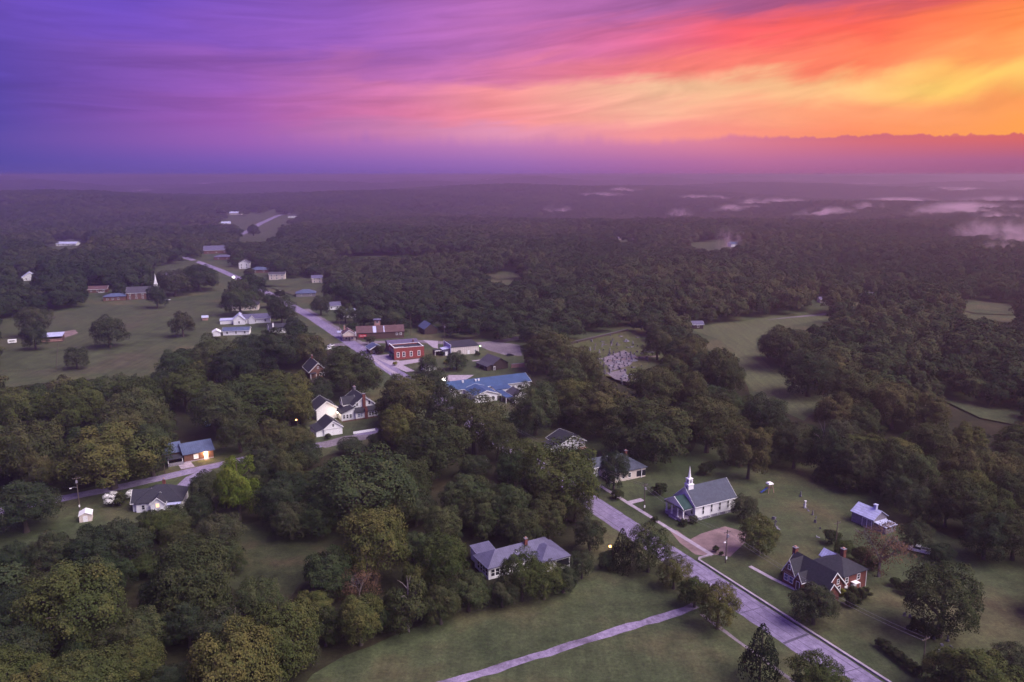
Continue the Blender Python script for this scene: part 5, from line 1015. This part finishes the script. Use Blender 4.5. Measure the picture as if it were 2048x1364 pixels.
# ---- shrubs
def shrub(px, py, wp, label, k=.8, col=GR, pm=None, group='shrubs in the gardens', name='shrub', i=[0]):
    x, y = at(px, py); sl = math.sqrt(x*x+y*y+CAMZ**2); w = wp*sl/FPX; i[0] += 1
    o = empty(name, (x, y, 0), random.uniform(0, 6.28)); o.scale = (w, w, w*k); cm, tm = PROTO['s'][i[0] % 3] if pm is None else pm
    c = link('foliage', cm, o); link('stem', tm, o); c.color = (*col, 1); tag(o, label, 'shrub', group); return o
for px, py, wp, lb in ((1368,1052,20,'dark shrub under the church porch corner, middle of its hedge'),(1386,1047,22,'dark shrub by the church wall corner, rightmost of its hedge'),
    (1232,998,30,'dark low shrub at the roadside below the hip-roofed house'),(1320,990,34,'low dark shrub between church porch and utility pole'),(1432,1104,16,'small round shrub beside the lamp pole at gravel lot'),(1442,1110,10,'tiny shrub at the foot of the lamp pole'),
    (1600,1140,26,'low dark shrub at the left front of the red brick house'),(1565,1150,10,'tiny round shrub on the lawn by the garden path'),(1710,1190,24,'dark shrub at the right corner of the red brick house'),(1728,1195,26,'brown-leaved shrub furthest right of the red brick house'),(1694,1190,16,'small dark shrub right of the yellow shrub'),
    (1706,1212,34,'low sprawling shrub on the lawn in front of the red brick house'),(1814,1188,32,'dark shrub left of the big brownish lawn tree'),(1641,965,34,'round green shrub on the lawn near the wood edge'),(1722,1126,46,'long dark shrub behind the red brick house chimney'),(1745,1140,30,'dark shrub right behind the red brick house'),
    (1664,1088,36,'dark shrub beside the tall pole behind the red brick house'),(1790,1172,24,'low dark shrub in the hedge line running to the big lawn tree'),(1835,1264,34,'low brown shrub among the scattered stones'),(1865,1275,30,'second low brown shrub among the scattered stones'),
    (1410,950,36,'brownish round shrub behind the church roof'),(1310,1046,18,'dark low shrub beside the main road opposite church'),(1205,1070,20,'dark shrub beside the bungalow drive'),(655,878,16,'clipped dark shrub before the white garage'),(240,1010,34,'low dark shrub between the two white-flowering bushes'),
    (885,712,12,'tiny dark shrub near the cream hall annex'),(956,712,14,'dark shrub at the foot of the cream metal hall'),(760,708,24,'low shrub in the grass by the red store corner'),(740,690,26,'dark shrub by the roadside at the long brown store'),(1450,848,60,'tangled low thicket at the edge of the hay field'),(1500,880,60,'low thicket behind the tall lawn tree'),
    (1690,985,50,'low thicket between wood edge and tin-roofed barn'),(1740,985,50,'low thicket right behind the tin-roofed barn'),(395,560,40,'low bush near the far road'),(500,556,26,'dark bush on the far lawn by the cream house'),(520,600,26,'bush on the lawn beside the far road bend'),(560,597,24,'small bush by the main road above round tree')):
    shrub(px, py, wp, lb)
YS = (leaf_mat('yellow_shrub_foliage', (.10,.11,.02), (.16,.15,.03), (.22,.19,.05)))
ym = (crown_mesh('foliage', 131, 18, 2600, .045, 'shrub', YS), PROTO['s'][0][1]); wm_ = (crown_mesh('foliage', 132, 19, 1500, .032, 'shrub', petal), PROTO['s'][1][1])
shrub(1682, 1193, 17, 'bright yellow-green shrub by the red brick house door', 1.0, pm=ym); shrub(790, 731, 12, 'small yellow shrub on the store forecourt', .7, pm=ym); shrub(892, 728, 14, 'low yellow shrub beside the round town tree', .6, pm=ym)
shrub(226, 1012, 32, 'larger white-flowering bush on the lawn left of cottage', .95, pm=wm_, name='flowering_bush'); shrub(264, 998, 22, 'smaller white-flowering bush close to the cottage', .9, pm=wm_, name='flowering_bush')
for j in range(9):                                                     # clipped hedge down to the lower right pole
    a = j/8; o = shrub(1762+a*72, 1296+a*56, 22, 'clipped dark bush, %s from the top of hedge sloping to lower right pole' % ['first', 'second', 'third', 'fourth', 'fifth', 'sixth', 'seventh', 'eighth', 'ninth'][j], .9, DK, group='bushes of the sloping hedge', name='hedge_bush')
# ================================================================== poles, wires, cars, stones, play slide
def pole(px, py, h, label, arm=True, lamp=None, box=False, rz=27, base=None):
    x, y = base or at(px, py); o = empty('utility_pole', (x, y, 0), R(rz)); tag(o, label, 'pole', 'utility poles')
    MB().tube([(0, 0, 0), (0, 0, h*.5), (0, 0, h)], [.17, .14, .11], 8).build('shaft', wood_pole, o)
    if arm:
        c = MB().box(-1.1, 1.1, -.06, .06, h-.75, h-.6).build('crossarm', wood_pole, o)
        for i in (-1, -.4, .4, 1): MB().tube([(i, 0, h-.6), (i, 0, h-.4)], .05).build('insulator', stone, c)
    if box: MB().box(-.28, .28, -.5, -.17, h-2.0, h-1.2).build('transformer', stone, o); MB().box(-.2, .2, -.3, -.15, 1.2, 1.9).build('meter_box', trimw, o)
    if lamp:
        b = MB().tube([(0, 0, h*.68), (-.8, -.6, h*.72), (-1.6, -1.1, h*.72)], .05).build('lamp_arm', stone, o); MB().box(-2.0, -1.4, -1.3, -.95, h*.72-.12, h*.72+.05).build('lamp_head', lamp, b)
    return (x, y, h)
p1 = pole(1288, 1022, 9, 'wooden utility pole on the verge left of the church porch', box=True)
p2 = pole(1451, 1126, 9.4, 'wooden utility pole with street lamp beside the gravel lot', lamp=trimw, box=True)
p3 = pole(1670, 1104, 9.0, 'dark utility pole standing behind the red brick house')
p4 = pole(1843, 1352, 9.0, 'wooden utility pole at the bottom right beside the hedge')
pole(330, 946, 9.5, 'bare slanting utility pole in front of the lamp-lit brick house', arm=False)
pole(160, 1021, 11, 'utility pole with white lamp behind the tiny tool shed', lamp=trimw, box=True)
p7 = pole(822, 672, 14, 'tall pale utility pole behind the mauve-roofed building', arm=False); pole(890, 706, 17, 'tall floodlight pole at the cream metal hall corner', box=True)
p8 = pole(985, 872, 9, 'utility pole in the road gap among tall trees', lamp=trimw); pole(628, 618, 9, 'thin utility pole beside the main road above the shops'); pole(680, 668, 9, 'thin utility pole by the main road near beige shop', arm=False)
def wire(a, b, sag, label, off=0.0):
    pts = []; n = 14; A = Vector(a); B = Vector(b)
    for i in range(n+1):
        t = i/n; p = A.lerp(B, t); p.z -= sag*4*t*(1-t); p += Vector((off*RN[0], off*RN[1], 0)); pts.append(p)
    o = MB().tube(pts, .028, 4).build('power_line', wire_m); tag(o, label, 'wire', 'power lines along the road')
lowp = lambda p, d=.55: (p[0], p[1], p[2]-d)
k = 0
for (a, b, t) in ((p1, p2, 'between the church pole and the gravel lot pole'), (p2, p4, 'from the gravel lot pole to the lower right pole'), (p8, p1, 'from the road gap pole to the church pole')):
    for off, nm in ((-1.0, 'outer'), (.4, 'inner')): wire(lowp(a), lowp(b), 1.6, f'{nm} overhead wire {t}', off)
def lamp_post(px, py, h, label, lm, s=.5):
    x, y, z = atg(px, py); o = empty('street_lamp', (x, y, z)); tag(o, label, 'lamp', 'lit street lamps')
    MB().tube([(0, 0, 0), (0, 0, h)], [.12, .08], 6).build('shaft', wood_pole, o); b = MB().tube([(0, 0, h-.2), (0, -.6, h), (0, -1.2, h)], .05).build('arm', stone, o); MB().box(-s/2, s/2, -1.2-s, -1.2, h-s*.6, h).build('lamp_head', lm, b)
lamp_post(295, 486, 12, 'orange-lit street lamp far off in the left woods', lamp_o, 2.0); lamp_post(470, 572, 9, 'bright white street lamp at the far road junction', lamp_w, 1.6); lamp_post(905, 815, 9, 'small lit lamp among the trees below blue-roofed hall', lamp_w, .7); lamp_post(889, 785, 7.5, 'bright white lamp at the left end of blue-roofed hall', lamp_w, 1.6); lamp_post(596, 866, 6, 'tiny orange lamp in the trees left of the white garage', lamp_o, .45); lamp_post(1218, 1118, 4.5, 'orange-lit lamp under the roadside trees by the bungalow', lamp_o, .5)
def car(px, py, rz, label, m=carwhite, truck=False, z=None):
    x, y, zz = atg(px, py); o = empty('pickup_truck' if truck else 'parked_car', (x, y, zz+.02), R(rz)); tag(o, label, 'truck' if truck else 'car', 'parked vehicles')
    L, W = (5.6, 1.95) if truck else (4.5, 1.8)
    def hull(sec):                                                     # sections: x, half width, z0, z1
        b = MB(); n = len(sec); vs = []
        for (sx, hw, z0, z1) in sec: vs += [(sx, -hw, z0), (sx, hw, z0), (sx, hw*.94, z1), (sx, -hw*.94, z1)]
        fs = [(3, 2, 1, 0), (4*n-4, 4*n-3, 4*n-2, 4*n-1)]
        for i in range(n-1):
            a = 4*i; fs += [(a, a+1, a+5, a+4), (a+1, a+2, a+6, a+5), (a+2, a+3, a+7, a+6), (a+3, a, a+4, a+7)]
        b.add(vs, fs); return b
    h = W/2
    if truck:
        bo = hull([(-2.8, h*.95, .5, 1.0), (-2.75, h, .42, 1.05), (.2, h, .4, 1.08), (2.3, h, .42, 1.02), (2.75, h*.9, .5, .85)]).build('body', m, o); fix(bo)
        fix(hull([(-.55, h*.92, 1.05, 1.1), (-.4, h*.85, 1.05, 1.75), (.75, h*.82, 1.05, 1.75), (1.45, h*.9, 1.02, 1.06)]).build('cab_glass', glass, o)); MB().box(-.42, .8, -h*.8, h*.8, 1.75, 1.8).build('cab_roof', m, o)
        MB().box(-2.6, -.62, -h*.82, h*.82, 1.06, 1.09).build('bed_floor', black, o); MB().box(-2.78, -.58, -h, -h*.86, 1.05, 1.35).build('bed_side', m, o); MB().box(-2.78, -.58, h*.86, h, 1.05, 1.35).build('bed_side', m, o); MB().box(-2.8, -2.7, -h*.85, h*.85, 1.05, 1.35).build('tailgate', m, o)
    else:
        fix(hull([(-2.25, h*.9, .5, .85), (-2.1, h, .35, .95), (1.2, h, .35, .92), (2.1, h*.96, .4, .78), (2.25, h*.85, .5, .68)]).build('body', m, o)); fix(hull([(-1.75, h*.9, .9, .95), (-1.15, h*.78, .9, 1.38), (.35, h*.78, .9, 1.4), (1.15, h*.9, .88, .93)]).build('cabin_glass', glass, o)); MB().box(-1.1, .32, -h*.76, h*.76, 1.38, 1.43).build('roof', m, o)
    for sx in (-L*.31, L*.31):
        for sy in (-h*.86, h*.86):
            w = MB().tube([(sx, sy-.11, .34), (sx, sy+.11, .34)], .34, 12).build('wheel', black, o); MB().tube([(sx, sy-.118, .34), (sx, sy+.118, .34)], .18, 8).build('rim', stone, w)
    for sy in (-h*.7, h*.7): MB().box(L*.49-.06, L*.49+.02, sy-.16, sy+.16, .62, .78).build('headlight', trimw, o)
car(1837, 1104, 145, 'white pickup truck with open bed parked on the right lawn', truck=True)
car(415, 851, 118, 'pale blue pickup behind the lamp-lit brick house', carblue, True); car(950, 930, 10, 'dark car in shade among the trees by the road gap', cardark); car(962, 926, 15, 'second dark car in the tree shade, nearer the road', cardark)
car(662, 693, 60, 'white car parked at the roadside left of the shops, upper one', carwhite); car(656, 699, 55, 'white car parked at the roadside left of the shops, lower one', carwhite); car(203, 586, 20, 'white car outside the brown house by the chapel', carwhite); car(335, 601, 10, 'white car at the pasture edge right of the brick chapel', carwhite)
car(420, 732, 20, 'pale car glinting under trees by the left pasture corner', carblue); car(700, 679, 40, 'dark car outside the beige shop', cardark); car(698, 672, 130, 'pale car nearer the road at the beige shop', carwhite); car(560, 584, 120, 'pale car on the far stretch of the main road', carwhite); car(1020, 712, 20, 'dark car on the gravel lot right of cream hall', cardark)
def trailer():
    x, y = at(25, 687); o = empty('white_trailer', (x, y, 0), R(25)); tag(o, 'small white livestock trailer standing in the left pasture', 'trailer'); MB().box(-2.2, 2.2, -1.1, 1.1, .55, 2.5).build('body', trimw, o); MB().box(-1.4, 1.4, -1.13, -1.101, 1.5, 2.0).build('side_opening', glass, o)
    for sx in (-.5, .5): MB().tube([(sx, -1.2, .38), (sx, -.95, .38)], .38, 10).build('wheel', black, o)
    MB().tube([(2.2, 0, .6), (3.6, 0, .5)], .07).build('drawbar', black, o)
trailer()
def slide():
    x, y = at(1538, 984); o = empty('play_slide', (x, y, 0), R(20)); tag(o, 'wooden play tower with white cap and blue slide on the church lawn', 'playground')
    for sx in (-.7, .7):
        for sy in (-.7, .7): MB().tube([(sx*1.5, sy*1.5, 0), (sx*.8, sy*.8, 3.0)], .09, 5).build('leg', pink, o)
    MB().box(-.7, .7, -.7, .7, 1.5, 1.62).build('platform', wood_brown, o)
    fix(MB().prism([(-.95, -.95, 2.9), (.95, -.95, 2.9), (.95, .95, 2.9), (-.95, .95, 2.9)], [(-.7, -.7, 3.3), (.7, -.7, 3.3), (.7, .7, 3.3), (-.7, .7, 3.3)]).build('cap', trimw, o))
    s = MB(); bot = [(-.7, -.35, 1.6), (-.7, .35, 1.6), (-3.2, .35, .25), (-3.2, -.35, .25)]; s.prism(bot, [(a, b, c+.08) for a, b, c in bot]); fix(s.build('slide_chute', bluepl, o))
slide()
# gravestones
def stone_mesh(kind):
    b = MB()
    if kind == 0: b.box(-.55, .55, -.2, .2, 0, .2); b.prism([(-.42, -.09, .2), (.42, -.09, .2), (.42, -.09, .85), (.25, -.09, 1.0), (-.25, -.09, 1.0), (-.42, -.09, .85)], [(-.42, .09, .2), (.42, .09, .2), (.42, .09, .85), (.25, .09, 1.0), (-.25, .09, 1.0), (-.42, .09, .85)])
    elif kind == 1: b.box(-.9, .9, -.28, .28, 0, .25); b.box(-.75, .75, -.14, .14, .25, 1.0)
    elif kind == 2: b.box(-.45, .45, -.45, .45, 0, .35); b.prism([(-.26, -.26, .35), (.26, -.26, .35), (.26, .26, .35), (-.26, .26, .35)], [(-.16, -.16, 1.9), (.16, -.16, 1.9), (.16, .16, 1.9), (-.16, .16, 1.9)])
    else: b.box(-.55, .55, -1.1, 1.1, 0, .22); b.box(-.5, .5, .8, 1.0, .22, .8)
    return b.mesh('gravestone', None)
SM = [stone_mesh(i) for i in range(4)]; SM2 = []
for m_ in (stone, stoned, stoned):
    for s_ in SM:
        c = s_.copy(); c.materials.clear(); c.materials.append(m_); SM2.append(c)
random.seed(21); rows_ = 0
gp = []
for _ in range(900):
    px, py = random.uniform(1150, 1325), random.uniform(668, 770)
    if not inpoly(np.array([px]), np.array([py]), O_CEM)[0]: continue
    x, y = at(px, py); l = x*RN[0]+y*RN[1]; q = x*RD[0]+y*RD[1]; q = round(q/4.2)*4.2; x, y = l*RN[0]+q*RD[0], l*RN[1]+q*RD[1]
    dens = math.exp(-((px-1235)/60)**2-((py-722)/34)**2)
    if random.random() > dens*1.1: continue
    if any(math.hypot(x-a, y-b) < 1.9 for a, b in gp): continue
    gp.append((x, y))
for (x, y) in gp[:120]:
    px, py = proj(x, y, .5); me = random.choice(SM2); o = link('gravestone', me); o.location = (x+random.uniform(-.3, .3), y+random.uniform(-.3, .3), 0); s_ = random.uniform(.75, 1.3); o.scale = (s_, s_, s_*.9); o.rotation_euler = (0, 0, R(27+90+random.uniform(-9, 9)))
    tag(o, 'pale or grey gravestone on the tree-ringed cemetery lawn', 'gravestone', 'gravestones in the cemetery')
def vault(px, py, rz, sx, label):
    x, y = at(px, py); o = empty('grave_vault', (x, y, 0), R(rz)); tag(o, label, 'tomb'); MB().box(-2.2*sx, 2.2*sx, -1.1, 1.1, 0, .35).build('slab', stone, o); MB().box(-1.0, 1.0, -.4, .4, .35, .95).build('tomb', stone, o); MB().box(-.5, .5, .45, .75, .35, 1.5).build('headstone', stone, o)
vault(1236, 725, 20, 1.2, 'large white family tomb in the middle of the cemetery'); vault(1268, 722, 24, .9, 'white slab tomb right of the large family tomb'); vault(1253, 683, 22, .8, 'white tomb near the top of the cemetery'); vault(1250, 753, 22, .8, 'white tomb at the lower end of cemetery')
ribbon_w = Bld('cemetery_wall', 'low dark hedge-like wall along the top edge of the cemetery', 'wall', at(1135, 690), math.degrees(math.atan2(at(1255, 662)[1]-at(1135, 690)[1], at(1255, 662)[0]-at(1135, 690)[0])))
dl = math.hypot(at(1255, 662)[0]-at(1135, 690)[0], at(1255, 662)[1]-at(1135, 690)[1]); ribbon_w.part('wall', wood_dark, (0, dl, 0, .5, 0, 1.2)); ribbon_w.part('coping', stoned, (0, dl, -.05, .55, 1.2, 1.3))
random.seed(4)
for i, (px, py) in enumerate([(1610,1010),(1617,1022),(1625,1030),(1632,1036),(1630,1045),(1640,1058),(1601,993),(1636,1075),(1548,1037),(1552,1044),(1550,1052),(1556,1058)] + [(1809,1232),(1825,1247),(1836,1251),(1811,1259),(1850,1264),(1862,1270),(1868,1278),(1845,1240),(1878,1302),(1895,1282),(1902,1298),(1856,1258),(1838,1262),(1820,1236),(1884,1290)]):
    x, y = at(px, py); o = link('boundary_stone', random.choice(SM2)); s_ = random.uniform(.5, 1.05); o.scale = (s_*.8, s_*.8, s_*1.0); o.location = (x, y, 0); o.rotation_euler = (0, 0, random.uniform(0, 3)); lo_ = py > 1150
    tag(o, 'small pale stone scattered on the lower right lawn' if lo_ else 'small pale stone in the broken row across the church lawn', 'stone', 'stones on the lower right lawn' if lo_ else 'stones on the church lawn')
x, y = at(1610, 1016); o = empty('stone_pillar', (x, y, 0)); tag(o, 'white stone pillar on the lawn between church and tin barn', 'pillar'); MB().box(-.4, .4, -.4, .4, 0, .3).build('base', stone, o); MB().tube([(0, 0, .3), (0, 0, 2.2)], [.26, .2], 8).build('shaft', trimw, o); MB().box(-.3, .3, -.3, .3, 2.2, 2.4).build('cap', trimw, o)

def fence(p, q, label, n):
    a = Vector(at(*p)); b = Vector(at(*q)); d = b-a; l = d.length; o = empty('pasture_fence', (a.x, a.y, 0), math.atan2(d.y, d.x)); tag(o, label, 'fence', 'pasture fences')
    for i in range(n+1): MB().tube([(l*i/n, 0, 0), (l*i/n, 0, 1.35)], .07, 5).build('post', wood_pole, o)
    for z in (.5, .95): MB().tube([(0, .06, z), (l, .06, z)], .025, 4).build('rail', wood_pole, o)
fence((116,686), (112,744), 'thin dark fence running down the pasture below the cattle shed', 22)
fence((0,744), (112,744), 'thin dark fence along the lower left edge of the pasture', 16)
# ================================================================== mist banks and haze
def vol_mat(name, col, dens, an):
    m = bpy.data.materials.new(name); m.use_nodes = True; N = m.node_tree.nodes; N.clear(); o = N.new('ShaderNodeOutputMaterial'); v = N.new('ShaderNodeVolumePrincipled')
    v.inputs['Color'].default_value = (*col, 1); v.inputs['Density'].default_value = dens; v.inputs['Anisotropy'].default_value = an; m.node_tree.links.new(v.outputs[0], o.inputs['Volume']); return m
def mist_mat():
    m = bpy.data.materials.new('mist'); m.use_nodes = True; N = m.node_tree.nodes; L = m.node_tree.links; N.clear(); o = N.new('ShaderNodeOutputMaterial'); v = N.new('ShaderNodeVolumePrincipled')
    v.inputs['Color'].default_value = (1.0, .76, .87, 1); v.inputs['Anisotropy'].default_value = .3
    tc = N.new('ShaderNodeTexCoord'); ln = N.new('ShaderNodeVectorMath'); ln.operation = 'LENGTH'; L.new(tc.outputs['Object'], ln.inputs[0])
    oi = N.new('ShaderNodeObjectInfo'); ad = N.new('ShaderNodeVectorMath'); ad.operation = 'MULTIPLY_ADD'; L.new(tc.outputs['Object'], ad.inputs[0]); ad.inputs[1].default_value = (2.6, 1.6, 1.1); L.new(oi.outputs['Location'], ad.inputs[2])
    nz = N.new('ShaderNodeTexNoise'); L.new(ad.outputs[0], nz.inputs['Vector']); nz.inputs['Scale'].default_value = 1.0; nz.inputs['Detail'].default_value = 3; nz.inputs['Distortion'].default_value = .6
    mr = N.new('ShaderNodeMapRange'); mr.interpolation_type = 'SMOOTHSTEP'; L.new(nz.outputs['Fac'], mr.inputs[0]); mr.inputs[1].default_value = .42; mr.inputs[2].default_value = .68
    fo = N.new('ShaderNodeMapRange'); fo.interpolation_type = 'SMOOTHSTEP'; L.new(ln.outputs['Value'], fo.inputs[0]); fo.inputs[1].default_value = .25; fo.inputs[2].default_value = 1.0; fo.inputs[3].default_value = 1.0; fo.inputs[4].default_value = 0.0
    m1 = N.new('ShaderNodeMath'); m1.operation = 'MULTIPLY'; L.new(mr.outputs[0], m1.inputs[0]); L.new(fo.outputs[0], m1.inputs[1])
    m2 = N.new('ShaderNodeMath'); m2.operation = 'MULTIPLY'; L.new(m1.outputs[0], m2.inputs[0]); m2.inputs[1].default_value = .045
    L.new(m2.outputs[0], v.inputs['Density']); L.new(v.outputs[0], o.inputs['Volume']); return m
mist_m = mist_mat()
import bmesh
bm_ = bmesh.new(); bmesh.ops.create_icosphere(bm_, subdivisions=3, radius=1.0); mist_me = bpy.data.meshes.new('mist_bank'); bm_.to_mesh(mist_me); bm_.free(); mist_me.materials.append(mist_m)
def mist(px, py, wpx, hm, label, dp=1.0, seed=0):
    x, y, z = atg(px, py); r = math.hypot(x, y); W = 1.5*wpx*r/FPX/2; o = link('mist_bank', mist_me); o.location = (x, y, z+15); o.scale = (W, W*.6*dp, hm*1.3); tag(o, label, 'mist', kind='stuff')
for i, (px, py, w, h, lb) in enumerate([(1995,416,130,26,'long pale mist bank at the far right edge'),(2040,506,90,30,'bright pink mist rising at the right edge'),(1990,530,60,14,'thin mist in the right valley'),(1455,508,44,20,'pink mist puff by the far field'),(1545,417,110,22,'mist bank far off right of centre'),(1400,405,90,16,'faint mist strip in the middle distance'),
   (1735,428,60,18,'mist strip left of the long right bank'),(1990,452,70,14,'thin mist below the long right bank'),(1115,432,50,22,'mist puff in the woods at centre'),(1360,440,46,20,'mist puff right of the centre woods'),(1605,366,70,18,'mist strip near the horizon right'),(1900,395,90,16,'faint mist near the right horizon'),
   (410,368,50,18,'mist wisp near the left horizon'),(290,387,40,14,'mist wisp on the left ridge'),(210,348,60,16,'mist strip at the left horizon'),(600,362,60,14,'mist strip near the centre left horizon'),(720,368,50,14,'mist wisp near the centre horizon'),(990,372,60,14,'mist strip near the middle horizon'),(1250,385,60,16,'mist wisp right of the middle horizon'),(50,358,60,14,'mist strip at the far left horizon'),(1720,372,60,14,'mist strip near the right horizon'),(1940,436,170,22,'broad mist sheet below the long right bank'),(1800,412,120,18,'broad faint mist in the right valley'),(1650,440,100,18,'faint mist sheet right of the misty field'),(1985,486,110,20,'wide pink mist near the right edge'),(1480,430,90,16,'faint mist strip above the misty field'),(1200,400,90,16,'faint mist over the middle woods')]):
    mist(px, py, w, h, lb, 1.0, i)
hz = MB().box(-52000, 52000, -52000, 52000, -70, 104).build('haze', vol_mat('haze', (.74, .61, .88), .00030, .7)); tag(hz, 'thin lavender dusk haze over the whole valley', 'haze', kind='stuff')
